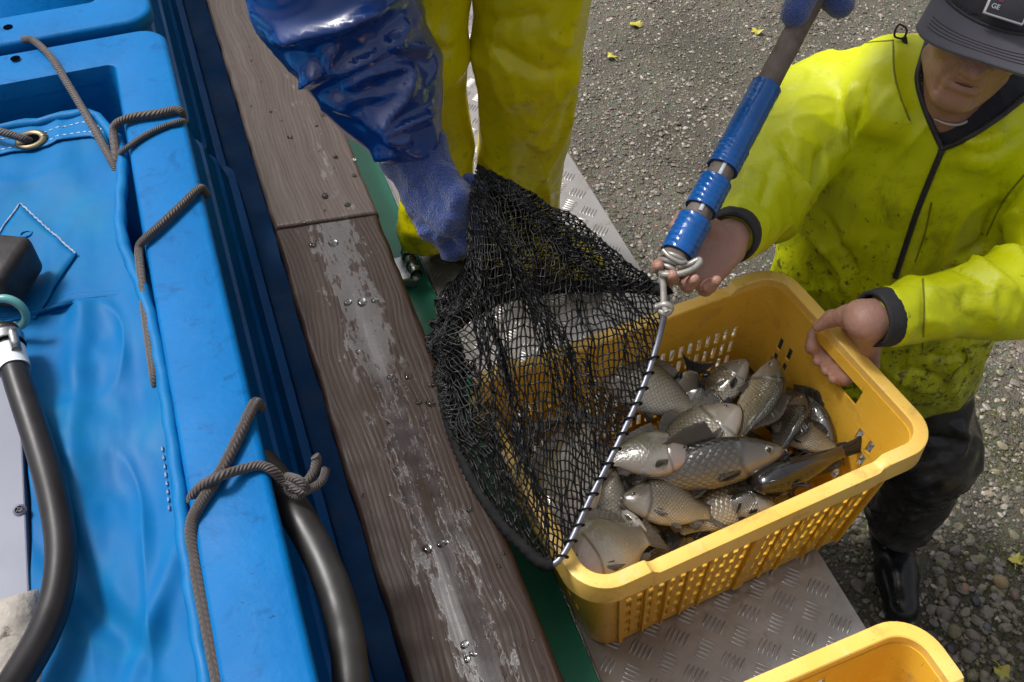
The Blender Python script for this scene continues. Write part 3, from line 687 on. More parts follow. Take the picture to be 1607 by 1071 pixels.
hg = part('hinge', tube([(hn, ht - 0.036, 0.872), (hn, ht + 0.036, 0.872)], 0.0095, 16, 8), M['steel'], truck)
part('hinge_leaf', box(hn - 0.05, hn + 0.002, ht - 0.03, ht + 0.034, 0.838, 0.8655, 0.003), M['steel'], hg)
for a in (-0.034, -0.004, 0.02): part('knuckle', tube([(hn, ht + a, 0.872), (hn, ht + a + 0.015, 0.872)], 0.0125, 16, 4), M['steel'], hg)
# pooled rain drops on the boards
def drops():
    rng = np.random.default_rng(21); Vs = []
    sp = [(510, 308, 9), (546, 322, 7), (527, 247, 6), (556, 276, 5), (519, 478, 0), (546, 475, 7), (568, 475, 9), (588, 472, 6), (523, 382, 11), (490, 385, 8), (455, 216, 6), (556, 250, 5), (425, 176, 4), (508, 180, 6), (497, 198, 4), (456, 216, 5), (612, 592, 6), (640, 592, 6), (676, 605, 6), (657, 632, 6), (676, 633, 9), (562, 553, 6), (671, 862, 8), (692, 854, 7), (700, 852, 4), (737, 801, 6), (729, 1012, 7), (742, 1027, 5), (733, 1035, 6), (791, 869, 4), (783, 889, 4)]
    pts = [(atz(x, y, 1.07), r / 1150.0) for x, y, r in sp if r]
    for _ in range(70):
        n = rng.uniform(0.06, 0.215); t = rng.uniform(0.45, 2.1); pts.append((tw(n, t, 1.07), rng.uniform(0.001, 0.0032) * rng.uniform(0.6, 1)))
    V0, F0 = ico(1); V0 = np.asarray(V0); out = []
    for p, r in pts:
        a = rng.uniform(0, 3.14); S = V0 * np.array((r * rng.uniform(0.9, 1.3), r * rng.uniform(0.7, 1.0), r * 0.42)) @ np.array(Matrix.Rotation(a, 3, 'Z'))
        out.append((S + p + np.array((0, 0, r * 0.12)), [np.array(F0)]))
    V, F = join(*out); o = addobj('rain_drops', mesh_np('rain_drops', V, F), M['water']); setp(o, 'beads of rain water standing on the wooden boards', 'water drops', None, 'stuff')
drops()

# ================================================================== checker plate step
step = thing('step_platform', 'aluminium checker plate step beside the truck that carries the crates', 'platform', (0, 0, 0), TY)
part('plate', box(0.3165, 0.7165, -0.9, 2.9, 0.813, 0.820, 0.0015), M['plate'], step, smooth=False)
part('edge_flange', box(0.709, 0.7163, -0.9, 2.9, 0.765, 0.8127, 0.001), M['plate'], step, smooth=False)
part('edge_flange', box(0.3145, 0.3185, -0.9, 2.9, 0.80, 0.8275, 0.001), M['steel'], step, smooth=False)
def tread():
    bl, sp, w = 0.0268, 0.0068, 0.0022
    u = np.linspace(-1, 1, 7); hw = w * np.sqrt(np.clip(1 - u ** 2, 0, 1)) + 0.0002; zz = 0.0028 * np.sqrt(np.clip(1 - u ** 4, 0, 1))
    prof = np.concatenate([np.stack([u * bl / 2, -hw, 0 * u], -1), np.stack([u * bl / 2, 0 * u, zz], -1), np.stack([u * bl / 2, hw, 0 * u], -1)])
    F0 = np.array([(i, i + 1, 8 + i, 7 + i) for i in range(6)] + [(7 + i, 8 + i, 15 + i, 14 + i) for i in range(6)])
    Vs, Fs = [], []; c = 0
    a, b = 0.0586, 0.0606
    for i in range(-1, 9):
        for j in range(-20, 42):
            for h in (0, 1):
                n = 0.3323 + (i + 0.5 * h) * a; t = 0.5425 + (j + 0.5 * h) * b
                ang = R(45 if not h else -45); ca, sa = math.cos(ang), math.sin(ang)
                for k in range(5):
                    o = (k - 2) * sp; cn, ct = n - sa * o, t + ca * o
                    if cn < 0.330 or cn > 0.703 or t > 2.75 or t < -0.8: continue
                    jl = random.uniform(0.93, 1.03)
                    x = prof[:, 0] * jl; y = prof[:, 1]
                    Vs.append(np.stack([cn + ca * x - sa * y, ct + sa * x + ca * y, 0.8201 + prof[:, 2]], -1)); Fs.append(F0 + c); c += 21
    part('tread_bars', (np.concatenate(Vs), [np.concatenate(Fs)]), M['plate'], step, kind='stuff')
tread()
for t in (-0.6, 0.35, 1.3, 2.3): part('bracket', join(box(0.32, 0.70, t, t + 0.05, 0.70, 0.8125, 0.003), box(0.64, 0.68, t + 0.005, t + 0.045, 0.0, 0.70, 0.003)), M['steel'], step)

# ================================================================== fish tanks
def rrect(n0, n1, t0, t1, r, k=8):
    """rounded rectangle outline, counter-clockwise, with its outward normals"""
    pts = []
    for cx, cy, a0 in ((n1 - r, t1 - r, 0), (n0 + r, t1 - r, 90), (n0 + r, t0 + r, 180), (n1 - r, t0 + r, 270)):
        for q in range(k + 1): a = R(a0 + 90 * q / k); pts.append((cx + r * math.cos(a), cy + r * math.sin(a)))
    return np.array(pts)
def loft(sections, close=False):
    """rings of equal length joined into a skin"""
    m = len(sections[0]); V = np.concatenate(sections); Fs = []
    for a in range(len(sections) - (0 if close else 1)):
        b = (a + 1) % len(sections)
        i = np.arange(m); i2 = (i + 1) % m
        Fs.append(np.stack([a * m + i, a * m + i2, b * m + i2, b * m + i], -1))
    return V, [np.concatenate(Fs)]
def z3(P, z): return np.c_[P, np.full(len(P), z)]
def tank(label, n0, n1, t0, t1, hole_pts):
    o = thing('fish_tank', label, 'fish tank', tuple(tw(n1, t0, 0.86)), TY)
    base = np.array(tl(tw(n1, t0, 0.86)))
    L = lambda P3: np.asarray(P3) - base
    w = 0.088; zt = 1.27
    def rr(dn, r): return rrect(n0 - dn, n1 + dn, t0 - dn, t1 + dn, r)
    S = [z3(rr(0, 0.045), zt - 0.028), z3(rr(0.002, 0.045), zt - 0.022), z3(rr(0.002, 0.045), zt - 0.006), z3(rr(-0.002, 0.043), zt - 0.001), z3(rr(-0.007, 0.04), zt),
         z3(rr(-w + 0.007, 0.018), zt), z3(rr(-w + 0.002, 0.016), zt - 0.002), z3(rr(-w, 0.014), zt - 0.008), z3(rr(-w - 0.004, 0.014), zt - 0.028)]
    V, F = loft(S, True)
    V[:, 2] += 0.0018 * fbm(np.c_[V[:, :2] * 5, V[:, 2:] * 0], 2)
    crisp(part('rim', (L(V), F), M['tank'], o), 50)
    for (n, t) in hole_pts:
        hp = rrect(n - 0.008, n + 0.008, t - 0.008, t + 0.008, 0.0079, 4)
        part('bolt_hole', (L(np.vstack([z3(hp, zt + 0.0016), [[n, t, zt + 0.0012]]])), [np.array([(i, (i + 1) % len(hp), len(hp)) for i in range(len(hp))])]), M['hole'], o)
    # inner skin and outer skin with its stiffening steps
    inn = [z3(rr(-w - 0.002, 0.02), zt - 0.02), z3(rr(-w - 0.03, 0.05), 1.0), z3(rr(-w - 0.05, 0.06), 0.90)]
    V, F = loft(inn); V = np.vstack([V, [[(n0 + n1) / 2, (t0 + t1) / 2, 0.90]]]); m = len(inn[0])
    F = [F[0][:, ::-1], np.array([(2 * m + i, 2 * m + (i + 1) % m, 3 * m) for i in range(m)])]
    part('inner_wall', (L(V), F), M['tank'], o)
    out = [(-0.030, 1.243), (-0.026, 1.20), (-0.014, 1.12), (-0.008, 1.115), (0.006, 1.04), (0.012, 1.036), (0.024, 0.985), (0.031, 0.98), (0.042, 0.93), (0.056, 0.926), (0.060, 0.862)]
    V, F = loft([z3(rr(d, 0.05), z) for d, z in out]); part('outer_wall', (L(V), F), M['tank_shaded'], o, smooth=False)
    return o
TANK_N = -0.042
tank1 = tank('blue fibreglass fish tank with laced canvas cover, nearest the camera', -1.25, TANK_N, -0.9, 1.672, [])
h2 = tl(atz(12, 42, 1.272)); h1 = tl(atz(24, 92, 1.272))
tank2 = tank('second blue fish tank behind, its rim showing at the top left', -1.25, TANK_N - 0.012, 1.706, 3.5, [(h2[0], h2[1])])
hp = rrect(h1[0] - 0.008, h1[0] + 0.008, h1[1] - 0.008, h1[1] + 0.008, 0.0079, 4)
part('bolt_hole', (np.vstack([z3(hp, 1.2725), [[h1[0], h1[1], 1.272]]]) - np.array(tl(tw(TANK_N, -0.9, 0.86))), [np.array([(i, (i + 1) % len(hp), len(hp)) for i in range(len(hp))])]), M['hole'], tank1)

# canvas cover slung inside the rim
cover = thing('canvas_cover', 'blue canvas cover with white stitching laced inside the near tank rim', 'cover', (0, 0, 0), TY)
def cov_edge(t):     # right-hand edge of the canvas
    return TANK_N - 0.088 - 0.010 - 0.016 * np.exp(-((t - 1.17) / 0.10) ** 2) + 0.004 * np.sin(t * 9)
def cov_top(n):      # far edge of the canvas: rounded at the corner
    x = np.clip((n + 0.24) / 0.095, 0, 1); return 1.508 + 0.006 * np.clip((-0.26 - n) / 0.2, 0, 1) - 0.14 * x ** 5
def cov_left(t): return np.where(t < 1.075, -0.305 - 0.03 * np.clip(0.75 - t, 0, 1), -0.305 - (0.9 * np.clip((t - 1.075) / 0.03, 0, 1)))
def cov_z(n, t):
    e = cov_edge(t) - n; sag = 0.018 * (1 - np.exp(-e / 0.05))
    f = 0.004 * np.sin((n * 0.8 + t * 1.4) * 21 + 2 * np.sin(t * 7)) * np.exp(-((t - 0.6) / 0.28) ** 2)
    P = np.stack([n * 9, t * 5, 0 * n], -1)
    r = 0.006 * np.exp(-((n + 0.215 + (t - 0.62) * 0.25) / 0.022) ** 2) * np.exp(-((t - 0.78) / 0.25) ** 2)
    r = r + 0.010 * np.exp(-((n + 0.245 - (t - 0.9) * 0.10) / 0.018) ** 2) * np.exp(-((t - 0.95) / 0.22) ** 2) - 0.012 * np.exp(-((n + 0.205 + (t - 0.55) * 0.55) / 0.016) ** 2) * np.exp(-((t - 0.62) / 0.10) ** 2) + 0.010 * np.exp(-((n + 0.225 - (t - 0.5) * 0.5) / 0.014) ** 2) * np.exp(-((t - 0.58) / 0.09) ** 2)
    wr = 0.005 * (1 - np.abs(vnoise(np.stack([n * 14 + 4, t * 7, 0 * n], -1))) * 2.4).clip(0, 1) ** 2
    return 1.252 - sag + f + r + wr + 0.008 * fbm(P, 3) + 0.002 * fbm(P * 4, 2)
def cov_fn(u, w):
    tmin = -0.6; nE0 = cov_edge(np.full_like(u, 0.8)); tt = tmin + (1.52 - tmin) * w
    n = cov_edge(tt) + (np.maximum(cov_left(tt), -1.12) - cov_edge(tt)) * u
    t = np.minimum(tt, cov_top(n)); n = np.minimum(n, cov_edge(t))
    return np.stack([n, t, cov_z(n, t)], -1)
cv = grid(cov_fn, 90, 300); cv = (cv[0], [cv[1][0][:, ::-1].copy()])
part('sheet', thicken(cv, 0.004), M['canvas'], cover)
# rolled hem along the edge
et = np.linspace(-0.5, 1.36, 120); ep = np.stack([cov_edge(et), et, cov_z(cov_edge(et), et) + 0.004], -1)
ct = np.linspace(0, 1, 50); cn = -0.152 + ct * (-0.9); cp = np.stack([cn, cov_top(cn), cov_z(cn, cov_top(cn)) + 0.004], -1)
corner = np.array([[cov_edge(np.array([1.36]))[0], 1.36, 0], [-0.146, 1.402, 0], [cn[0], cov_top(cn[:1])[0], 0]]); corner[:, 2] = cov_z(corner[:, 0], corner[:, 1]) + 0.004
part('hem', tube(np.vstack([ep, corner[1:2], cp]), 0.0085, 10, None, up=(0, 0, 1), disp=lambda r, s, th: r * (1 + 0.12 * np.sin(s * 300 + th * 2))), M['hem'], cover)
def stitches(path, dash=0.006, gap=0.0045, r=0.0009):
    path = np.asarray(path); d = np.r_[0, np.cumsum(np.linalg.norm(np.diff(path, axis=0), axis=1))]; out = []; s = 0
    while s + dash < d[-1]:
        a = [np.interp(s, d, path[:, q]) for q in range(3)]; b = [np.interp(s + dash, d, path[:, q]) for q in range(3)]
        out.append(tube([a, b], r, 4)); s += dash + gap
    return join(*out)
sn = -0.16 + ct * (-0.6)
for off in (0.030, 0.058): 
    tt = cov_top(sn) - off; part('stitching', stitches(np.stack([sn, tt, cov_z(sn, tt) + 0.0042], -1)), M['thread'], cover, kind='stuff')
tt = np.linspace(0.70, 0.80, 16); part('stitching', stitches(np.stack([cov_edge(tt) - 0.014, tt, cov_z(cov_edge(tt) - 0.014, tt) + 0.0025], -1), 0.006, 0.006, 0.0014), M['fray'], cover, kind='stuff')
sn2 = np.linspace(-0.16, -0.8, 60); t2 = cov_top(sn2) - 0.066
part('hem_band', thicken((lambda g: (g[0], [g[1][0][:, ::-1].copy()]))(grid(lambda u, w: np.stack([-0.16 - 0.65 * u, cov_top(-0.16 - 0.65 * u) - 0.066 * w - 0.004, cov_z(-0.16 - 0.65 * u, cov_top(-0.16 - 0.65 * u) - 0.066 * w - 0.004) + 0.0022 + 0.0006 * np.cos(w * 6.28)], -1), 80, 10)), 0.0018), M['hem'], cover)
gp = tl(atz(50, 222, 1.238)); gz0 = cov_z(gp[0:1], gp[1:2])[0] + 0.0075
gr = thicken((lambda g: (g[0], [g[1][0]]))(grid(lambda u, w: np.stack([gp[0] + (0.0125 + 0.0115 * w) * np.cos(6.2832 * u), gp[1] + (0.0125 + 0.0115 * w) * np.sin(6.2832 * u), gz0 + 0.0035 * np.sin(w * math.pi)], -1), 40, 7)), 0.001)
gm = part('grommet', gr, M['brass'], cover)
part('eyelet', (np.vstack([np.stack([gp[0] + 0.0128 * np.cos(np.linspace(0, 6.2832, 24, endpoint=False)), gp[1] + 0.0128 * np.sin(np.linspace(0, 6.2832, 24, endpoint=False)), np.full(24, gz0 + 0.0012)], -1), [[gp[0], gp[1], gz0 + 0.0006]]]), [np.array([(i, (i + 1) % 24, 24) for i in range(24)])]), M['hole'], gm)
# sewn-on reinforcing patch with frayed edge
pc = [tl(atz(x, y, 1.238)) for x, y in ((32, 320), (122, 405), (52, 498), (-55, 440))]
def patch(u, w):
    a, b, c, d = [np.asarray(q)[:2] for q in pc]
    p = (a[None] * ((1 - u) * (1 - w))[:, None] + b[None] * (u * (1 - w))[:, None] + c[None] * (u * w)[:, None] + d[None] * ((1 - u) * w)[:, None])
    return np.c_[p, cov_z(p[:, 0], p[:, 1]) + 0.0045 + 0.001 * fbm(np.c_[p * 30, p[:, :1] * 0], 2)]
pg = grid(patch, 14, 14); pt = part('patch', thicken((pg[0], [pg[1][0][:, ::-1].copy()]), 0.003), M['canvas'], cover, label='square reinforcing patch with frayed pale edge')
fr = patch(np.linspace(0, 1, 30), np.zeros(30)); part('frayed_edge', tube(fr + np.array((0, 0, 0.001)), 0.0015, 6, None, disp=lambda r, s, th: r * (1 + 0.5 * np.sin(s * 90 + th))), M['fray'], pt)
fr = patch(np.zeros(12), np.linspace(0, 0.6, 12)); part('frayed_edge', tube(fr + np.array((0, 0, 0.001)), 0.0014, 6, None), M['fray'], pt)
pcn = patch(np.array([0.3]), np.array([0.22]))[0]
part('stud', ring([(pcn[0] + 0.008 * math.cos(a), pcn[1] + 0.006 * math.sin(a), pcn[2] + 0.001) for a in np.linspace(0, 6.28, 16, endpoint=False)], 0.0016, 6), M['hem'], pt)

# ------------------------------------------------------------------ ropes
def rope_uv(V, Fs, k, length, r):
    m = (len(V) - 2) // k
    u = np.repeat(np.linspace(0, length / (r * 1.2), m), k); v = np.tile(np.linspace(0, 3, k), m)
    return np.vstack([np.stack([u, v], -1), [[0, 0], [0, 0]]])
def rope(pts, label, r=0.0060, n=None, parent=None, name='rope', lift=0.0):
    C = np.array([atz(x, y, z) for x, y, z in pts]); L_ = np.linalg.norm(np.diff(C, axis=0), axis=1).sum()
    n = n or max(24, int(L_ / 0.004))
    k = 10; V, F = tube(C, r, k, n, disp=lambda q, s, th: q * (1 + 0.022 * np.sin(s * L_ / r * 2.6 + th * 2)))
    uv = rope_uv(V, F, k, L_, r)
    if parent: return part(name, (V, F), M['rope'], parent, world=True, uv=uv)
    return single(name, (V, F, uv), M['rope'], label, 'rope', group='rope lacing on the tank rim')
Z = 1.27
rope([(34, 62, Z - 0.03), (40, 62, Z + 0.004), (55, 66, Z + 0.008), (80, 90, Z + 0.007), (105, 130, Z - 0.004), (130, 172, Z - 0.012), (160, 225, Z - 0.014), (180, 262, Z - 0.020), (192, 285, Z - 0.04)], 'brown rope running from the gap between the tanks down to the rim corner')
rope([(192, 283, Z - 0.045), (184, 250, Z - 0.016), (178, 210, Z - 0.002), (184, 194, Z + 0.007), (210, 184, Z + 0.0075), (250, 178, Z + 0.0075), (274, 173, Z + 0.0075), (284, 176, Z + 0.004), (286, 188, Z - 0.012), (280, 200, Z - 0.035)], 'brown rope looped once over the rim near its corner', 0.0066)
rope([(292, 190, Z - 0.03), (284, 191, Z + 0.003), (262, 197, Z + 0.0045), (235, 209, Z + 0.0045), (215, 221, Z + 0.0045), (196, 235, Z + 0.004), (188, 243, Z - 0.012), (192, 262, Z - 0.035)], 'thinner strand of brown rope crossing the rim under the first loop', 0.0045)
rope([(324, 306, Z - 0.03), (318, 297, Z - 0.002), (310, 298, Z + 0.0075), (285, 322, Z + 0.008), (250, 355, Z + 0.008), (226, 377, Z + 0.007), (218, 392, Z - 0.001), (221, 430, Z - 0.006), (228, 490, Z - 0.010), (236, 550, Z - 0.012), (243, 596, Z - 0.016), (252, 622, Z - 0.045)], 'brown rope bent over the middle of the rim and down along the canvas')
tie = thing('rope', 'brown rope tied in a knot beside the black hose at the rim', 'rope', tuple(atz(400, 730, Z)), 0, group='rope lacing on the tank rim')
rope([(409, 640, Z - 0.03), (404, 633, Z - 0.004), (398, 636, Z + 0.0065), (384, 665, Z + 0.008), (360, 715, Z + 0.007), (335, 760, Z + 0.007), (312, 795, Z + 0.006), (300, 825, Z + 0.001), (303, 870, Z - 0.006), (314, 930, Z - 0.007), (328, 1000, Z - 0.008), (345, 1085, Z - 0.009)], '', 0.0068, None, tie, 'strand')
rope([(300, 790, Z - 0.02), (302, 778, Z - 0.001), (320, 760, Z + 0.015), (345, 748, Z + 0.020), (375, 738, Z + 0.010), (405, 731, Z + 0.0065), (425, 737, Z + 0.002), (445, 755, Z - 0.015), (462, 768, Z - 0.02), (476, 762, Z - 0.02), (492, 742, Z - 0.016), (497, 722, Z - 0.010), (494, 716, Z - 0.006)], '', 0.0056, None, tie, 'loose_end')
rope([(440, 760, Z - 0.03), (455, 758, Z - 0.014), (472, 772, Z - 0.014), (490, 766, Z - 0.018), (505, 755, Z - 0.016), (512, 735, Z - 0.012)], '', 0.005, None, tie, 'loose_end')
rope([(450, 748, Z - 0.012), (466, 752, Z - 0.004), (478, 764, Z - 0.010), (470, 778, Z - 0.024), (455, 772, Z - 0.026), (450, 756, Z - 0.012)], '', 0.0052, None, tie, 'knot')
rope([(-40, 196, 1.262), (0, 207, 1.262), (25, 214, 1.256), (42, 220, 1.247), (52, 224, 1.228)], 'dark cord threaded through the brass grommet of the canvas', 0.0062)
# ------------------------------------------------------------------ hoses
def at_path(pts): return np.array([atz(*p) for p in pts])
hz = at_path([(412, 728, 1.18), (440, 765, 1.20), (470, 815, 1.215), (505, 880, 1.215), (530, 945, 1.21), (545, 1010, 1.20), (552, 1090, 1.19), (556, 1200, 1.18)])
single('hose', tube(hz, 0.0195, 24, 90, disp=lambda r, s, th: r * (1 + 0.01 * np.sin(s * 500))), M['greyhose'], 'thick weathered grey hose hanging beside the tank wall under the knot', 'hose')
lh = thing('hose', 'glossy black hose with white tape and coupling on the canvas cover', 'hose', tuple(atz(60, 800, 1.25)), 0)
hp_ = at_path([(8, 520, 1.275), (20, 570, 1.275), (32, 610, 1.272), (52, 670, 1.267), (72, 735, 1.264), (88, 800, 1.264), (96, 865, 1.264), (90, 930, 1.265), (70, 990, 1.268), (40, 1045, 1.275), (0, 1105, 1.285), (-60, 1170, 1.30)])
part('tube', tube(hp_, 0.0165, 24, 120), M['rubber'], lh, world=True)
C = catmull(hp_, 200); d = np.r_[0, np.cumsum(np.linalg.norm(np.diff(C, axis=0), axis=1))]
def span(a, b): return C[(d >= a) & (d <= b)]
part('white_tape', tube(span(0.035, 0.072), 0.0186, 24, 14, disp=lambda r, s, th: r * (1 + 0.03 * np.sin(s * 40 + th * 3) * np.sin(th * 2))), M['tape'], lh, world=True)
part('hose_clamp', tube(span(0.012, 0.033), 0.0202, 24, 6), M['steel'], lh, world=True)
part('clamp_screw', tube([C[3] + np.array((0.014, -0.004, 0.016)), C[14] + np.array((0.014, -0.004, 0.016))], 0.006, 10, 4), M['steel'], lh, world=True)
part('sealing_ring', ring([atz(12 + 0 * a, 492, 1.275) + 0.0225 * (np.array((math.cos(a), 0.25 * math.sin(a), 0.95 * math.sin(a)))) for a in np.linspace(0, 6.28, 32, endpoint=False)], 0.0055, 8), M['teal'], lh, world=True)
bp = atz(-8, 448, 1.245); Vb, Fb = box(-0.075, 0.056, -0.042, 0.042, 0, 0.062, 0.012, 3)
part('coupling_block', xf((Vb, Fb), Matrix.Translation(Vector(bp)) @ Matrix.Rotation(R(-8), 4, 'Z')), M['black_plastic'], lh, world=True)
# ------------------------------------------------------------------ grey panel and foam at the left edge
pn = thing('grey_panel', 'flat grey metal panel with a cross-head screw at the left edge', 'panel', (0, 0, 0), TY)
part('panel_sheet', box(-0.80, -0.3085, 0.45, 1.072, 1.19, 1.236, 0.002), M['panel'], pn, smooth=False)
sc_ = tl(atz(31, 801, 1.2365)); sv = part('screw', tube([(sc_[0], sc_[1], 1.2355), (sc_[0], sc_[1], 1.2378), (sc_[0], sc_[1], 1.2383)], [0.0075, 0.0075, 0.005], 20), M['panel'], pn)
for a in (0.5, 0.5 + math.pi / 2):
    Vb, Fb = box(-0.0042, 0.0042, -0.0009, 0.0009, 0, 0.0006); part('cross_slot', xf((Vb, Fb), Matrix.Translation((sc_[0], sc_[1], 1.2381)) @ Matrix.Rotation(a, 4, 'Z')), M['black_plastic'], sv, smooth=False)
def foamfn(u, w):
    n = -0.75 + 0.45 * u; t = 0.2 + 0.46 * w - 0.12 * np.clip(0.35 - (n + 0.70), 0, 1) * w
    P = np.stack([n * 22, t * 22, 0 * n], -1); e = np.minimum(np.minimum(u, 1 - u) * 0.45, np.minimum(w, 1 - w) * 0.5)
    return np.stack([n, t, 1.255 + 0.008 * fbm(P, 4) - 0.02 * np.clip(1 - e / 0.03, 0, 1) ** 2], -1)
fg = grid(foamfn, 60, 60); V, F = thicken((fg[0], [fg[1][0]]), 0.05, np.tile((0, 0, 1.0), (len(fg[0]), 1))); V = np.stack([V[:, 0:1] * TN + V[:, 1:2] * TT], 0)[0] + np.c_[0 * V[:, :2], V[:, 2:]]
single('foam_block', (V, F), M['foam'], 'beige crumbly foam block in the bottom left corner', 'foam block')
# ================================================================== crates
CH = 0.245
def crate(label, corner, yaw, swap=False):
    """plastic crate; corner = world xy of its far right outer rim corner"""
    A, B = 0.283, 0.197
    c = np.array((math.cos(yaw), math.sin(yaw))); s = np.array((-math.sin(yaw), math.cos(yaw)))
    ctr = np.array(corner) - c * (B if swap else A) - s * (A if swap else B)
    o = thing('crate', label, 'crate', (ctr[0], ctr[1], 0.8225), yaw + (math.pi / 2 if swap else 0), group='yellow plastic crates on the checker plate')
    at, bt, rt, ab, bb, rb = 0.264, 0.178, 0.038, 0.229, 0.160, 0.034
    # columns round the wall: (wall, fraction, hole-class)
    def outline(kind, f, k):
        """point on the rounded rectangle; k = 0 bottom .. 1 top"""
        a, b, r = ab + (at - ab) * k, bb + (bt - bb) * k, rb + (rt - rb) * k
        if kind == 0: return (-(a - r) + 2 * (a - r) * f, -b)
        if kind == 2: return (a, -(b - r) + 2 * (b - r) * f)
        if kind == 4: return ((a - r) - 2 * (a - r) * f, b)
        if kind == 6: return (-a, (b - r) - 2 * (b - r) * f)
        q = (kind - 1) // 2; cx, cy = ((a - r, -(b - r)), (a - r, b - r), (-(a - r), b - r), (-(a - r), -(b - r)))[q]
        th = R(-90 + 90 * q + 90 * f); return (cx + r * math.cos(th), cy + r * math.sin(th))
    cols = []
    K = 24; m = 0.03
    long_e = [0.0, 0.012]
    for i in range(K):
        x = 0.022 + (0.956) * (i + 0.5) / K; long_e += [x - 0.0100, x + 0.0100]
    long_e = sorted(set(np.round(long_e, 5))); longcols = [(e, None) for e in long_e]
    sh = [0.0, 0.06, 0.10, 0.15, 0.19, 0.245, 0.285, 0.325, 0.365, 0.405, 0.445, 0.48, 0.52, 0.555, 0.595, 0.635, 0.675, 0.715, 0.755, 0.81, 0.85, 0.90, 0.94]
    seq = []
    for kind in range(8):
        es = long_e if kind in (0, 4) else sh if kind in (2, 6) else list(np.linspace(0, 1, 8)[:-1])
        seq += [(kind, f) for f in es]
    rows = [0.0, 0.016, 0.040, 0.048, 0.072, 0.080, 0.104, 0.112, 0.136, 0.144, 0.168, 0.180, 0.191, 0.222, 0.232, 0.240]
    V = np.array([[(*outline(kd, f, z / CH), z) for z in rows] for kd, f in seq]); nc, nr = V.shape[:2]
    V = V.reshape(-1, 3); F = []
    def hole(kd, f, f2, z):
        if kd in (0, 4):
            if f < 0.02: return False
            i = int(round(((f + 0.0100) - 0.022) / 0.956 * K - 0.5)); x = 0.022 + 0.956 * (i + 0.5) / K
            if abs(f - (x - 0.0100)) > 1e-3 or abs(f2 - (x + 0.0100)) > 1e-3: return False
            if i in (12,): return False
            return z in (0.016, 0.048, 0.080, 0.112, 0.144)
        if kd in (2, 6):
            if 0.284 < f < 0.714 and z == 0.191: return True
            if f in (0.06, 0.15, 0.81, 0.90) and z in (0.048, 0.112, 0.144): return True
            if f in (0.245, 0.325, 0.405, 0.48, 0.555, 0.635, 0.715) and z in (0.080,): return True
        return False
    for i in range(nc):
        kd, f = seq[i]; kd2, f2 = seq[(i + 1) % nc]; f2 = f2 if kd2 == kd else 1.0
        for j in range(nr - 1):
            if hole(kd, f, f2, rows[j]): continue
            a, b = i * nr + j, ((i + 1) % nc) * nr + j; F.append((a, b, b + 1, a + 1))
    V2, F2 = thicken((V, [np.array(F)]), 0.0038)
    wall = crisp(part('wall', (V2, F2), M['crate'], o), 30)
    # floor
    fl = np.array([outline(kd, f, 0.0) for kd, f in seq]) * 0.992
    Vf = np.vstack([z3(fl, 0.002), z3(fl, 0.008), [[0, 0, 0.002]], [[0, 0, 0.008]]]); n = len(fl)
    Ff = [(i, i + n, (i + 1) % n + n, (i + 1) % n) for i in range(n)]; Fc = [(2 * n, i, (i + 1) % n) for i in range(n)] + [(2 * n + 1, (i + 1) % n + n, i + n) for i in range(n)]
    part('floor', (Vf, [np.array(Ff)[:, ::-1], np.array(Fc)]), M['crate'], o, smooth=False)
    # rim: flat top with a turned-down lip, corners and ends standing higher than the long sides
    seqr = []
    for kind in range(8):
        if kind in (0, 4): es = [0, 0.04, 0.07, 0.085, 0.10, 0.115, 0.13] + list(np.linspace(0.16, 0.84, 12)) + [0.87, 0.885, 0.90, 0.915, 0.93, 0.96]
        elif kind in (2, 6): es = list(np.linspace(0, 1, 11)[:-1])
        else: es = list(np.linspace(0, 1, 11)[:-1])
        seqr += [(kind, f) for f in es]
    P = np.array([outline(kd, f, 1.0) for kd, f in seqr]); Pn = np.roll(P, -1, 0) - np.roll(P, 1, 0); Nn = np.stack([Pn[:, 1], -Pn[:, 0]], -1); Nn /= np.linalg.norm(Nn, axis=1)[:, None]
    up = np.array([1.0 if kd not in (0, 4) else np.interp(f, [0.085, 0.115, 0.885, 0.915], [1, 0, 0, 1]) for kd, f in seqr]) * 0.011
    gap = np.array([0.0 if kd not in (0, 4) else 0.004 * (math.exp(-((f - 0.1) / 0.012) ** 2) + math.exp(-((f - 0.9) / 0.012) ** 2)) for kd, f in seqr])
    prof = [(-0.003, -0.018), (-0.003, -0.0015), (-0.0015, 0.0), (0.0150, 0.0), (0.0168, -0.0008), (0.0175, -0.003), (0.0185, -0.030), (0.0160, -0.031), (0.0150, -0.012), (0.001, -0.012), (0.0005, -0.018)]
    S = []
    for off, dz in prof:
        z = CH + dz + np.where(dz > -0.011, up, up * 0.35) - gap
        S.append(np.c_[P + Nn * (off - np.where(off > 0.01, gap * 0.8, 0))[:, None], z])
    Vr, Fr = loft(S, True); Fr = [f[:, ::-1] for f in Fr]
    rim = crisp(part('rim', (Vr, Fr), M['crate_rim'], o), 40)
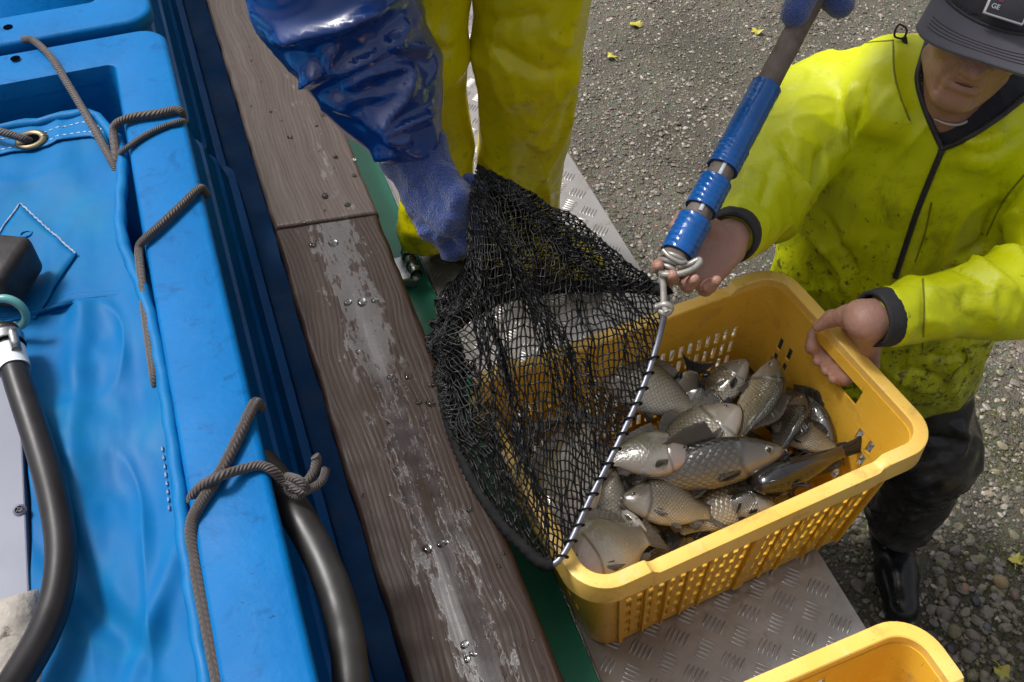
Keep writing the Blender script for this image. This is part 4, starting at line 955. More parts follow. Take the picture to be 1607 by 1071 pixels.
    # upright ribs outside the long walls
    for kd in (0, 4):
        sg = -1 if kd == 0 else 1
        for f, w_, dp in [(0.008, 0.006, 0.006), (0.022 + 0.956 * 2 / K, 0.0032, 0.005), (0.022 + 0.956 * 4 / K, 0.0028, 0.006), (0.022 + 0.956 * 6 / K, 0.0028, 0.005), (0.022 + 0.956 * 8 / K, 0.0028, 0.005), (0.022 + 0.956 * 12.5 / K, 0.016, 0.006), (0.022 + 0.956 * 15 / K, 0.0028, 0.005), (0.022 + 0.956 * 17 / K, 0.0028, 0.005), (0.022 + 0.956 * 20 / K, 0.0028, 0.006), (0.022 + 0.956 * 22 / K, 0.0028, 0.005), (0.992, 0.006, 0.006)]:
            b0 = outline(kd, f, 0.02); b1 = outline(kd, f, 0.905); h = w_ / 2
            Vb = np.array([(b0[0] - h, b0[1] + sg * 0.0005, 0.006), (b0[0] + h, b0[1] + sg * 0.0005, 0.006), (b0[0] + h, b0[1] + sg * dp, 0.006), (b0[0] - h, b0[1] + sg * dp, 0.006),
                           (b1[0] - h, b1[1] + sg * 0.0005, 0.218), (b1[0] + h, b1[1] + sg * 0.0005, 0.218), (b1[0] + h, b1[1] + sg * dp, 0.218), (b1[0] - h, b1[1] + sg * dp, 0.218)])
            Fb = [(3, 2, 1, 0), (4, 5, 6, 7), (0, 1, 5, 4), (1, 2, 6, 5), (2, 3, 7, 6), (3, 0, 4, 7)]
            part('rib', (Vb, [np.array(Fb)]), M['crate'], wall, smooth=False)
    return o, ctr, c, s
crate1, C1, CU, CV = crate('yellow crate full of fish, held by the person in the lime jacket', (0.430, 1.182), R(25.5))
crate2, C2, _, _ = crate('empty yellow crate at the bottom edge, nearest the camera', (0.490, 0.580), R(22.5), True)

# ================================================================== fish
def fish_mesh(L, deep=0.36, wide=0.15, bend=0.0, seed=0, kind='carp', twist=0.0):
    """local: x from snout (0) to tail tip (L), z dorsal, y side. returns dict of parts"""
    us = np.array([0.0, 0.008, 0.025, 0.05, 0.085, 0.12, 0.16, 0.2, 0.225, 0.242, 0.252, 0.27, 0.31, 0.36, 0.42, 0.48, 0.54, 0.60, 0.66, 0.71, 0.755, 0.79, 0.815])
    if kind == 'cat':
        top = np.interp(us, [0, .03, .08, .2, .35, .5, .7, .815], [0.015, 0.05, 0.065, 0.075, 0.07, 0.055, 0.04, 0.03]); bot = np.interp(us, [0, .03, .08, .2, .35, .5, .7, .815], [0.015, 0.045, 0.055, 0.075, 0.08, 0.06, 0.035, 0.03])
        wid = np.interp(us, [0, .03, .08, .2, .35, .5, .7, .815], [0.04, 0.09, 0.10, 0.085, 0.065, 0.045, 0.025, 0.012]); top, bot, wid = top * 1.5, bot * 1.45, wid * 1.5
    else:
        top = np.interp(us, [0, .02, .06, .12, .22, .34, .46, .6, .72, .79, .815], np.array([0.035, .12, .21, .33, .47, .545, .53, .40, .23, .17, .165])) * deep
        bot = np.interp(us, [0, .02, .06, .12, .22, .34, .46, .6, .72, .79, .815], np.array([0.035, .11, .19, .28, .39, .45, .45, .34, .20, .155, .16])) * deep
        wid = np.interp(us, [0, .02, .06, .12, .2, .245, .252, .34, .48, .62, .74, .815], np.array([0.06, .17, .27, .39, .49, .51, .475, .5, .45, .30, .13, .06])) * wide
    k = 28; th = np.linspace(0, 2 * math.pi, k, endpoint=False)
    def centre(u):     # body bends in its own xy plane
        x = u * L; a = bend * (u - 0.25); y = bend * L * 0.5 * (np.clip(u - 0.25, -0.25, 1)) ** 2 * 1.6
        return x, y
    V, UV = [], []
    for u, t_, b_, w_ in zip(us, top, bot, wid):
        cz, sy = np.cos(th), np.sin(th)
        z = np.where(cz > 0, t_, b_) * L * np.sign(cz) * np.abs(cz) ** 0.92; y = w_ * L * np.sign(sy) * np.abs(sy) ** 0.85 * (1 - 0.10 * np.clip(cz, 0, 1))
        x0, y0 = centre(u); V.append(np.stack([np.full(k, x0), y + y0, z], -1)); v = np.abs(((th + math.pi) % (2 * math.pi)) - math.pi) / math.pi
        UV.append(np.stack([np.full(k, u), v], -1))
    m = len(us); V = np.concatenate(V); UV = np.concatenate(UV)
    i = np.arange(m - 1)[:, None] * k; j = np.arange(k)[None]; j2 = (j + 1) % k
    F = [np.stack([i + j, i + k + j, i + k + j2, i + j2], -1).reshape(-1, 4)]
    c0, c1 = len(V), len(V) + 1
    V = np.vstack([V, [[-0.004 * L, 0, 0]], [[us[-1] * L + 0.004 * L, centre(us[-1])[1], 0]]]); UV = np.vstack([UV, [[0, 0.5]], [[0.8, 0.5]]])
    jj = np.arange(k); F.append(np.concatenate([np.stack([np.full(k, c0), jj, (jj + 1) % k], -1), np.stack([np.full(k, c1), (m - 1) * k + (jj + 1) % k, (m - 1) * k + jj], -1)]))
    P = {'body': (V, F, UV)}
    rng = np.random.default_rng(seed)
    def fin(edge0, edge1, n=10, nv=5, wob=0.006, ph=0.0, th_=0.0009, fan=0.0):
        """sheet between two polylines, with real thickness"""
        e0, e1 = catmull(edge0, n), catmull(edge1, n)
        def fn(u, w):
            a = np.stack([np.interp(u, np.linspace(0, 1, n), e0[:, q]) for q in range(3)], -1); b = np.stack([np.interp(u, np.linspace(0, 1, n), e1[:, q]) for q in range(3)], -1)
            ww = w * (1 - fan + fan * np.sin(math.pi * (0.16 + 0.70 * u)) ** 0.8) * (1 - 0.05 * np.abs(np.sin(u * 24)) * (w > 0.9))
            p = a + (b - a) * ww[:, None]; p[:, 1] += wob * np.sin(u * 7 + ph) * w + 0.0008 * np.sin(u * 55); return p
        g_ = grid(fn, n * 3, nv); V_, F_ = thicken((g_[0], g_[1]), th_); return V_, F_, np.vstack([g_[2], g_[2]])
    def tp(u, s=1, k_=1.0):
        x, y = centre(u); return np.array((x, y, (np.interp(u, us, top) if s > 0 else -np.interp(u, us, bot)) * L * k_))
    xe, ye = centre(0.80); dy = bend * L * 0.16
    tb, tt = np.interp(0.81, us, top) * L, np.interp(0.81, us, bot) * L
    fork = 0.91 if kind != 'cat' else 0.985; sp = 0.17 if kind != 'cat' else 0.06
    P['tail_fin'] = fin([(xe, ye, tb * 0.95), (xe, ye, tb * 0.3), (xe, ye, -tt * 0.3), (xe, ye, -tt * 0.95)], [(L, ye + dy, sp * L), (fork * L * 1.02, ye + dy * 0.7, 0.05 * L), (fork * L * 1.02, ye + dy * 0.7, -0.05 * L), (L * 0.99, ye + dy, -sp * L)], 10, 6, 0.004, seed)
    if kind == 'cat':
        P['anal_fin'] = fin([tp(u, -1, 0.9) for u in (0.42, 0.55, 0.68, 0.79)], [tp(u + 0.02, -1, 0.9) + np.array((0.01 * L, 0, -0.045 * L)) for u in (0.42, 0.55, 0.68, 0.78)], 10, 4)
        P['dorsal_fin'] = fin([tp(u, 1, 0.9) for u in (0.27, 0.30, 0.33)], [tp(u + 0.03, 1, 0.9) + np.array((0.02 * L, 0, 0.06 * L)) for u in (0.27, 0.30, 0.32)], 5, 4)
    else:
        hD = rng.uniform(0.05, 0.10)
        P['dorsal_fin'] = fin([tp(u, 1, 0.93) for u in (0.34, 0.45, 0.56, 0.68)], [tp(0.37, 1, 0.93) + np.array((0.02 * L, 0.004, (hD + 0.03) * L)), tp(0.48, 1, 0.93) + np.array((0.04 * L, 0.004, hD * L)), tp(0.58, 1, 0.93) + np.array((0.05 * L, 0.002, hD * 0.7 * L)), tp(0.70, 1, 0.93) + np.array((0.05 * L, 0, hD * 0.5 * L))], 10, 5, 0.005, seed, fan=0.3)
        P['anal_fin'] = fin([tp(u, -1, 0.93) for u in (0.60, 0.65, 0.70)], [tp(u, -1, 0.93) + np.array((0.06 * L, 0, -0.075 * L + 0.03 * L * q)) for q, u in enumerate((0.62, 0.67, 0.71))], 6, 6, fan=0.5)
        for sg in (-1, 1):
            y0 = centre(0.42)[1]
            P['pelvic_fin' + ('' if sg < 0 else '2')] = fin([(0.41 * L, y0 + sg * 0.012 * L, -0.36 * deep * L), (0.44 * L, y0 + sg * 0.015 * L, -0.385 * deep * L), (0.465 * L, y0 + sg * 0.012 * L, -0.38 * deep * L)], [(0.50 * L, y0 + sg * 0.05 * L, -0.50 * deep * L), (0.53 * L, y0 + sg * 0.05 * L, -0.52 * deep * L), (0.55 * L, y0 + sg * 0.04 * L, -0.47 * deep * L)], 6, 6, fan=0.6)
    for sg in (-1, 1):
        w27 = np.interp(0.27, us, wid) * L; y0 = centre(0.27)[1]
        P['pectoral_fin' + ('' if sg < 0 else '2')] = fin([(0.262 * L, y0 + sg * w27 * 0.86, -0.16 * deep * L), (0.268 * L, y0 + sg * w27 * 0.84, -0.20 * deep * L), (0.272 * L, y0 + sg * w27 * 0.78, -0.25 * deep * L)], [(0.385 * L, y0 + sg * w27 * 1.20, -0.20 * deep * L), (0.40 * L, y0 + sg * w27 * 1.2, -0.29 * deep * L), (0.375 * L, y0 + sg * w27 * 1.1, -0.35 * deep * L)], 6, 6, fan=0.65)
        ue = 0.098 if kind != 'cat' else 0.06; we = np.interp(ue, us, wid) * L; te = np.interp(ue, us, top) * L
        er = 0.026 * L if kind != 'cat' else 0.008 * L; y0 = centre(ue)[1]; ze = te * 0.30
        ye_ = sg * we * (abs(math.cos(math.asin(min(0.95, 0.30))))) * 0.93
        Ve, Fe = ico(1); Ve = np.asarray(Ve)
        P['eye' + ('' if sg < 0 else '2')] = (Ve * np.array((er, er * 0.55, er)) + np.array((ue * L, y0 + ye_, ze)), [np.array(Fe)])
        P['pupil' + ('' if sg < 0 else '2')] = (Ve * np.array((er * 0.66, er * 0.42, er * 0.66)) + np.array((ue * L, y0 + ye_ + sg * er * 0.24, ze)), [np.array(Fe)])
    # mouth and nostril line
    if kind == 'cat':
        for sg in (-1, 1):
            P['barbel' + ('' if sg < 0 else '2')] = tube([(0.02 * L, sg * 0.07 * L, 0.0), (0.05 * L, sg * 0.14 * L, 0.03 * L), (0.13 * L, sg * 0.19 * L, 0.04 * L), (0.2 * L, sg * 0.2 * L, 0.02 * L)], [0.004 * L, 0.001 * L], 6, 14)
    P['lip'] = ring([(0.004 * L + 0.006 * L * abs(math.sin(a)) * 0, 0.042 * wide * L / 0.15 * math.cos(a) * 0.9, -0.006 * L + 0.022 * deep * L / 0.36 * math.sin(a)) for a in np.linspace(0, 6.2832, 16, endpoint=False)], 0.0055 * L, 6) if kind != 'cat' else ring([(0.006 * L, 0.042 * L * math.cos(a), 0.012 * L * math.sin(a)) for a in np.linspace(0, 6.2832, 16, endpoint=False)], 0.005 * L, 6)
    return P
def fish(label, mat, head, tail, dorsal, deep=0.36, wide=0.15, bend=0.0, seed=0, kind='carp', fin='fin_brown', group='fish in the yellow crate', cat='fish'):
    """head, tail: (px, py, z); dorsal: world direction of the back"""
    H, T_ = [p if isinstance(p, np.ndarray) else atz(*p) for p in (head, tail)]; ax = T_ - H; L = np.linalg.norm(ax); ax /= L
    d = np.asarray(dorsal, float); d = d - ax * (d @ ax); d /= np.linalg.norm(d); y = np.cross(d, ax)
    m = Matrix(((ax[0], y[0], d[0], H[0]), (ax[1], y[1], d[1], H[1]), (ax[2], y[2], d[2], H[2]), (0, 0, 0, 1)))
    o = thing('catfish' if kind == 'cat' else 'fish', label, cat, mat=m, group=group)
    P = fish_mesh(L, deep * 1.08, wide * 1.1, bend, seed, kind)
    for k_, g_ in P.items():
        k2 = k_.rstrip('2')
        if k2 == 'pupil': continue
        mt = M[mat] if k2 in ('body',) else M['eye_w'] if k2 == 'eye' else M[mat] if k2 in ('lip', 'barbel') else M[fin]
        ob = part(k2, g_, mt, o)
        if k2 == 'eye': part('pupil', P['pupil' + k_[3:]], M['eye_b'], ob)
    return o
def hd(ang, up=0.0):     # world direction from an image-plane heading (degrees, 0 = right, 90 = up in the picture) plus some upward tilt
    return np.array((math.cos(R(ang)), math.sin(R(ang)), up))
def cl(x, y, z): return np.array((*(C1 + CU * x + CV * y), 0.8225 + z))     # a point in the full crate's own frame
# back row
fish('silver crucian carp behind the net rod, its scaled flank catching the light', 'carp1', (935, 583, 0.985), (1128, 652, 0.955), hd(75, 0.35), 0.40, 0.17, 0.28, 1, fin='fin_pale')
fish('dark carp diving head down with its forked tail raised against the crate wall', 'carp3', (1052, 690, 0.865), (1098, 556, 1.02), hd(-20, -0.1), 0.36, 0.15, 0.05, 2, fin='fin_dark')
fish('small carp with a pale staring eye by the far crate wall', 'carp2', (1172, 565, 0.985), (1082, 668, 0.93), hd(160, -0.3), 0.40, 0.17, 0.0, 3, fin='fin_dark')
fish('brown carp lying upright along the crate, dorsal fin folded to the right', 'carp2', (1218, 566, 0.992), (1150, 728, 0.955), hd(20, 0.75), 0.36, 0.19, -0.3, 4)
fish('dusky carp pressed against the right crate wall under the handle', 'carp3', (1308, 700, 0.94), (1205, 590, 0.94), hd(-10, 0.9), 0.34, 0.17, 0.05, 5, fin='fin_dark')
fish('bright silver carp in the middle of the pile, large scales towards the camera', 'carp1', (1160, 640, 0.985), (1005, 758, 0.955), hd(120, -0.12), 0.46, 0.16, 0.22, 6, fin='fin_pale')
fish('greyish carp half hidden beside the black catfish, eye showing', 'carp2', (1210, 668, 0.955), (1335, 712, 0.945), hd(80, 0.4), 0.36, 0.17, 0.0, 7, fin='fin_dark')
fish('smooth pale pinkish fish lying under the net rod', 'pale', (1090, 712, 1.000), (925, 722, 0.99), hd(84, 0.25), 0.44, 0.19, 0.0, 8, fin='fin_pale')
fish('black catfish curled along the front right of the crate', 'catfish', (1178, 762, 0.975), (1368, 700, 0.985), hd(75, 0.9), 0.3, 0.2, 0.32, 9, 'cat', 'fin_dark', cat='catfish')
fish('long grey brown fish stretched across the middle of the crate', 'carp3', (1232, 706, 1.0), (940, 772, 0.975), hd(75, 0.75), 0.24, 0.13, -0.22, 10, fin='fin_brown')
fish('carp with a bright gill cover and dark eye at the front centre', 'carp2', (975, 782, 0.975), (1150, 806, 0.955), hd(88, 0.25), 0.40, 0.16, 0.25, 11, fin='fin_pale')
fish('greenish silver carp standing on end beside the lower rod', 'carp1', (955, 875, 0.94), (962, 705, 0.985), hd(10, 0.1), 0.34, 0.16, 0.0, 12, fin='fin_brown')
fish('pink cheeked fish with a dark eye in the front left crate corner', 'pale', (884, 894, 1.025), (1040, 830, 0.955), hd(118, 0.3), 0.46, 0.18, 0.0, 13, fin='fin_pale')
fish('scaled bronze carp along the front crate wall', 'carp2', (1205, 752, 0.945), (1030, 850, 0.93), hd(130, 0.2), 0.36, 0.16, 0.0, 14, fin='fin_dark')
fish('dark carp lying low between the front fish, fins spread', 'carp3', (1075, 815, 0.925), (950, 852, 0.92), hd(60, 0.6), 0.36, 0.17, 0.1, 15, fin='fin_dark')
fish('bronze carp wedged between the pale fish and the front centre one', 'carp2', (1120, 742, 0.965), (985, 742, 0.95), hd(92, 0.5), 0.34, 0.15, 0.2, 41, fin='fin_dark')
fish('small dark carp at the front right below the catfish', 'carp3', (1215, 790, 0.955), (1105, 800, 0.945), hd(95, 0.5), 0.36, 0.16, -0.2, 42, fin='fin_dark')
fish('small silver carp lying belly up in front of the net rod', 'carp1', (1015, 838, 0.965), (930, 790, 0.95), hd(-60, -0.2), 0.36, 0.16, 0.2, 43, fin='fin_pale')
fish('dark carp squeezed between the brown upright one and the right wall', 'carp3', (1262, 618, 0.965), (1198, 735, 0.945), hd(15, 0.7), 0.32, 0.16, 0.25, 44, fin='fin_dark')
fish('dusky carp with raised dorsal fin behind the bright silver one', 'carp3', (1062, 606, 0.955), (1178, 690, 0.94), hd(60, 0.8), 0.34, 0.15, 0.15, 45, fin='fin_dark')
# the part of the catch seen through the net
fish('large pinkish fish lying behind the net mesh in the left half of the crate', 'pale', (880, 855, 0.99), (925, 630, 0.985), hd(190, 0.3), 0.34, 0.16, 0.0, 16, fin='fin_pale')
fish('grey carp behind the net mesh near the far left crate corner', 'carp2', (800, 690, 0.93), (945, 590, 0.93), hd(110, 0.5), 0.34, 0.16, 0.0, 17)
fish('silver carp low behind the net mesh beside the left crate wall', 'carp1', (850, 800, 0.92), (800, 665, 0.91), hd(180, 0.5), 0.34, 0.16, 0.0, 18)
# lower layer of the pile, glimpsed in the gaps
low = [(cl(0.02, -0.100, 0.075), cl(0.16, -0.098, 0.07), 90), (cl(-0.02, -0.100, 0.07), cl(-0.16, -0.098, 0.075), 90), (cl(0.215, -0.03, 0.08), cl(0.12, -0.105, 0.11), 90), (cl(-0.215, 0.02, 0.08), cl(-0.12, -0.105, 0.11), 90), ((1020, 640, 0.875), (1175, 655, 0.875), 90), ((1000, 700, 0.87), (1130, 760, 0.87), 60), ((1120, 700, 0.88), (1260, 730, 0.875), 80), ((1190, 640, 0.87), (1300, 720, 0.88), 40), ((1240, 775, 0.87), (1100, 800, 0.87), 100), ((990, 880, 0.87), (960, 740, 0.87), 170), ((1080, 880, 0.87), (1000, 780, 0.87), 150), ((1110, 590, 0.885), (1235, 620, 0.88), 90)]
lab = ['dark fish against the front crate wall, right of the middle', 'dark fish against the front crate wall, left of the middle', 'dark fish against the front crate wall near the right corner', 'dark fish against the front crate wall in the left corner', 'dark fish low in the crate below the raised tail', 'dark fish low in the crate under the pale pinkish one', 'dark fish low in the crate under the bright silver one', 'dark fish low in the crate beside the right wall', 'dark fish low in the crate under the catfish', 'dark fish low in the crate below the fish on end', 'dark fish low in the crate at the front centre', 'dark fish low in the crate by the far wall']
for q, ((h_, t_, a_), l_) in enumerate(zip(low, lab)): fish(l_, 'carp3', h_, t_, hd(a_, 0.4 if q > 3 else 1.6), 0.34, 0.15, 0.0, 30 + q, fin='fin_dark')
# ================================================================== people
from mathutils.bvhtree import BVHTree
def vv(*a): return np.array(a, float)
def unit(a): a = np.asarray(a, float); return a / np.linalg.norm(a)
def bvh(VF): return BVHTree.FromPolygons([tuple(v) for v in VF[0]], [tuple(int(q) for q in f) for F in VF[1] for f in F])
def shot(b, px, py):
    r = unit(ray(px, py)); h = b.ray_cast(Vector(_C), Vector(r)); return None if h[0] is None else np.array(h[0])
def drawn(b, pts, n=40, lift=0.0):
    """a line of the garment, found where the sight lines meet its surface"""
    P = catmull(np.array([(x, y, 0) for x, y in pts], float), n); out = []
    for x, y, _ in P:
        h = shot(b, x, y)
        if h is not None: out.append(h - unit(ray(x, y)) * lift)
    out = np.array(out)
    for _ in range(3):
        if len(out) > 4: out[1:-1] = 0.25 * out[:-2] + 0.5 * out[1:-1] + 0.25 * out[2:]
    return out
def fold(VF, lines, noise=None):
    """press creases (h > 0 proud, h < 0 sunk) into a garment along drawn lines"""
    V, Fs = VF; N = vnormals(V, Fs); b = bvh(VF); D = np.zeros(len(V))
    for pts, h, w in lines:
        L_ = drawn(b, pts)
        if len(L_) < 2: continue
        near_ = np.where(((V > L_.min(0) - 4 * w) & (V < L_.max(0) + 4 * w)).all(1))[0]
        if not len(near_): continue
        d = np.linalg.norm(V[near_, None, :] - L_[None], axis=2); k = d.argmin(1); dm = d.min(1)
        s = k / (len(L_) - 1); tap = np.clip(np.minimum(s, 1 - s) * 5 + 0.15, 0, 1)
        D[near_] += h * tap * (0.5 * np.exp(-(dm / w) ** 2) + 0.6 * np.exp(-1.7 * dm / w))
    if noise is not None: D += noise(V)
    return relax((V + N * D[:, None], Fs), 1, 0.35)
def crease(P, h):
    """network of sharp cloth creases"""
    q = P + 0.9 * np.stack([vnoise(P * 0.7 + 5), vnoise(P * 0.7 + 17), vnoise(P * 0.7 + 29)], -1)
    return h * (1 - np.abs(vnoise(q)) * 2.2).clip(0, 1) ** 2.2
def drop_below(VF, keep):
    """open a shell: keep only faces whose vertices all satisfy keep"""
    V, Fs = VF; m = keep(V); out = []
    for F in Fs: out.append(F[m[F].all(1)])
    used = np.zeros(len(V), bool)
    for F in out: used[F.ravel()] = True
    ix = np.cumsum(used) - 1
    return V[used], [ix[F] for F in out]
def hand(W, f, p, sgn, curl, thumb, sc=1.0, fat=1.0, spread=1.0):
    """W wrist, f towards the fingers, p out of the palm; curl: per finger three bends (deg); thumb: directions"""
    f = unit(f); p = unit(np.asarray(p) - f * np.dot(p, f)); s = sgn * np.cross(f, p)
    out = []
    offs = [0.030, 0.010, -0.010, -0.029]; kd = [0.086, 0.090, 0.086, 0.077]; ln = [(0.042, 0.026, 0.021), (0.047, 0.030, 0.022), (0.043, 0.028, 0.021), (0.034, 0.021, 0.019)]
    for i in range(4):
        K = W + f * kd[i] * sc + s * offs[i] * sc * spread
        out.append(cone(W + s * offs[i] * 0.62 * sc + f * 0.004, K, 0.0165 * sc * fat, 0.0115 * sc * fat))
        a = 0; P = K; rr = [0.0102, 0.0092, 0.0084, 0.0072]
        for j in range(3):
            a += R(curl[i][j]); d = unit(f * math.cos(a) + p * math.sin(a) + s * 0.05 * (1.5 - i) * spread * (1 if j == 0 else 0.3)); Q = P + d * ln[i][j] * sc
            out.append(cone(P, Q, rr[j] * sc * fat, rr[j + 1] * sc * fat)); P = Q
    T0 = W + s * 0.018 * sc + f * 0.012 * sc + p * 0.008 * sc
    T1 = T0 + unit(f * thumb[0][0] + s * thumb[0][1] + p * thumb[0][2]) * 0.045 * sc
    T2 = T1 + unit(f * thumb[1][0] + s * thumb[1][1] + p * thumb[1][2]) * 0.033 * sc
    T3 = T2 + unit(f * thumb[2][0] + s * thumb[2][1] + p * thumb[2][2]) * 0.026 * sc
    out += [cone(T0, T1, 0.0185 * sc * fat, 0.0140 * sc * fat), cone(T1, T2, 0.0118 * sc * fat, 0.0108 * sc * fat), cone(T2, T3, 0.0108 * sc * fat, 0.0084 * sc * fat)]
    return out
def skin_of(fs, k, h, pad=0.03, it=1):
    f = union(fs, k) if isinstance(fs, list) else fs[0]
    return f
def solid(f, lo, hi, h, it=1): return relax(nets(f, lo, hi, h), it, 0.4)
def boot(ank, toe_dir, up, L_=0.27, r=0.062, shaft=0.28):
    t = unit(toe_dir); s = np.cross(t, (0, 0, 1)); heel = ank - t * 0.055; heel[2] = 0; 
    z0 = ank[2] - 0.10
    g = lambda a, b, z: heel + t * a + s * b + vv(0, 0, z0 + z)
    fs = [cone(g(0.02, 0, 0.035), g(0.07, 0, 0.04), 0.040, 0.042), cone(g(0.07, 0, 0.042), g(0.16, 0, 0.034), 0.043, 0.043), cone(g(0.15, 0, 0.034), g(L_ - 0.045, 0, 0.030), 0.045, 0.040), cone(g(0.045, 0, 0.07), g(0.05, 0, 0.10), 0.05, 0.052), cone(ank, ank + unit(up) * shaft, 0.052, r)]
    f0 = union(fs, 0.03); zs = z0
    return lambda P: smax(f0(P), (zs + 0.001) - P[:, 2], 0.006), g
def txt(body, size, mat, parent, M4, name='lettering'):
    c = bpy.data.curves.new(name, 'FONT'); c.body = body; c.size = size; c.extrude = 0.0004; c.align_x = 'LEFT'
    o = bpy.data.objects.new(name + '_tmp', c); COL.objects.link(o); bpy.context.view_layer.update()
    me = bpy.data.meshes.new_from_object(o.evaluated_get(bpy.context.evaluated_depsgraph_get())); bpy.data.objects.remove(o); bpy.data.curves.remove(c)
    me.materials.clear(); me.materials.append(mat); me.transform(rootm(parent).inverted() @ M4)
    q = bpy.data.objects.new(name, me); COL.objects.link(q); q.parent = parent; return q

# ------------------------------------------------------------------ the man in the lime jacket
man = thing('person', 'person in a muddy lime rain jacket and dark cap holding the crate', 'person', (0.76, 1.33, 0.0))
FB = unit(vv(-0.40, -0.916, 0)); SB = vv(FB[1], -FB[0], 0)                    # facing, his right
PEL, CHE, NEK = vv(0.725, 1.375, 0.70), vv(0.705, 1.405, 1.08), vv(0.695, 1.375, 1.225)
RSH, LSH = vv(0.532, 1.452, 1.175), vv(0.895, 1.335, 1.175)
REL, LEL = vv(0.405, 1.275, 1.135), vv(0.845, 1.100, 1.105)
RWR = atd(1143, 378, 1.425); LWR = atd(1358, 503, 1.455)
HC = vv(0.694, 1.335, 1.419); HM = np.array([[-0.917, -0.374, 0.136], [0.378, -0.926, 0.003], [0.125, 0.054, 0.991]])
HM = np.stack([unit(HM[:, 0]), unit(HM[:, 1]), unit(np.cross(HM[:, 0], HM[:, 1]))], -1)
def hp3(x, y, z): return HC + HM @ vv(x, y, z)
# clothing solids -----------------------------------------------------------
def jacket_f(P):
    t = squash(union([cone(PEL + vv(0.012, 0, -0.09), CHE, 0.218, 0.200), cone(CHE, NEK + vv(0, 0, -0.06), 0.20, 0.105)], 0.05), CHE, FB, 0.70)(P)
    sh = union([cone(RSH + vv(0.02, 0, 0.0), NEK + vv(-0.02, 0.02, 0.0), 0.078, 0.088), cone(LSH, NEK + vv(0.02, 0.0, 0.0), 0.078, 0.088)], 0.03)(P)
    ar = union([cone(RSH, REL, 0.086, 0.068), cone(REL, RWR + unit(REL - RWR) * 0.050, 0.069, 0.037)], 0.035)(P)
    al = union([cone(LSH, LEL, 0.086, 0.072), cone(LEL, LWR + unit(LEL - LWR) * 0.050, 0.072, 0.040)], 0.035)(P)
    d = smin(smin(smin(t, sh, 0.05), ar, 0.03), al, 0.03)
    hood = union([cone(hp3(0.085, -0.05, -0.155), hp3(-0.085, -0.05, -0.155), 0.05, 0.05), cone(hp3(0.09, -0.02, -0.16), hp3(0.075, 0.035, -0.175), 0.036, 0.028), cone(hp3(-0.09, -0.02, -0.16), hp3(-0.075, 0.035, -0.175), 0.036, 0.028)], 0.03)(P)
    d = smin(d, hood, 0.06)
    hem = 0.612 + 0.05 * (P[:, 0] - 0.72)
    return smax(d, hem - P[:, 2], 0.012)
jk = solid(jacket_f, (0.22, 0.90, 0.58), (1.06, 1.68, 1.42), 0.0046, 2)
def jn(V):
    a = 0.0045 * fbm(np.c_[V[:, 0] * 9, V[:, 1] * 9, V[:, 2] * 5], 3) + 0.0016 * fbm(V * 30, 2) + crease(V * vv(8, 8, 5.5) + 3, 0.0075) + crease(V * vv(15, 15, 9), 0.0035)
    s = np.minimum(np.linalg.norm(V - REL, axis=1), np.linalg.norm(V - LEL, axis=1)); return a + 0.006 * np.exp(-(s / 0.10) ** 2) * np.sin(V[:, 0] * 95 + V[:, 2] * 60 + 5 * fbm(V * 8, 2))
jk = fold(jk, [
    ([(1345, 130), (1330, 175), (1315, 230)], 0.010, 0.011), ([(1360, 135), (1350, 180), (1320, 250)], -0.008, 0.010), ([(1405, 135), (1360, 200), (1310, 245)], 0.009, 0.010),
    ([(1290, 230), (1285, 280), (1278, 312)], -0.022, 0.011), ([(1225, 205), (1245, 250), (1275, 300)], -0.012, 0.010), ([(1205, 235), (1240, 275), (1268, 310)], 0.010, 0.012),
    ([(1215, 245), (1200, 300), (1190, 330)], -0.008, 0.009), ([(1180, 260), (1165, 300), (1160, 330)], 0.007, 0.010), ([(1290, 330), (1325, 390), (1345, 430)], -0.010, 0.010), ([(1290, 380), (1315, 420), (1330, 470)], 0.009, 0.012),
    ([(1462, 320), (1450, 370), (1435, 415)], -0.007, 0.006), ([(1500, 260), (1475, 320), (1450, 380)], 0.005, 0.014), ([(1590, 200), (1545, 220), (1510, 225)], 0.010, 0.010), ([(1607, 205), (1560, 240), (1520, 245)], -0.008, 0.009),
    ([(1607, 280), (1565, 330), (1540, 385), (1500, 400)], -0.018, 0.010), ([(1607, 330), (1580, 345), (1560, 380)], 0.010, 0.010),
    ([(1500, 408), (1535, 415), (1570, 440), (1600, 470)], 0.012, 0.009), ([(1480, 420), (1520, 428), (1560, 455)], -0.010, 0.008), ([(1540, 405), (1580, 400), (1607, 400)], 0.010, 0.010), ([(1560, 440), (1555, 480), (1570, 520)], 0.008, 0.010), ([(1520, 440), (1515, 480), (1530, 515)], -0.007, 0.010),
    ([(1448, 440), (1450, 490), (1448, 545)], -0.006, 0.006), ([(1540, 545), (1520, 545), (1490, 560), (1440, 555)], -0.010, 0.008), ([(1375, 560), (1420, 600), (1480, 620)], 0.006, 0.016), ([(1500, 545), (1515, 570), (1495, 590)], -0.010, 0.006), ([(1400, 585), (1440, 580), (1480, 595)], -0.008, 0.010),
    ([(1410, 60), (1400, 110), (1408, 150), (1420, 185)], 0.007, 0.012), ([(1330, 70), (1370, 66), (1400, 62)], -0.004, 0.005)], jn)
jb = bvh(jk)
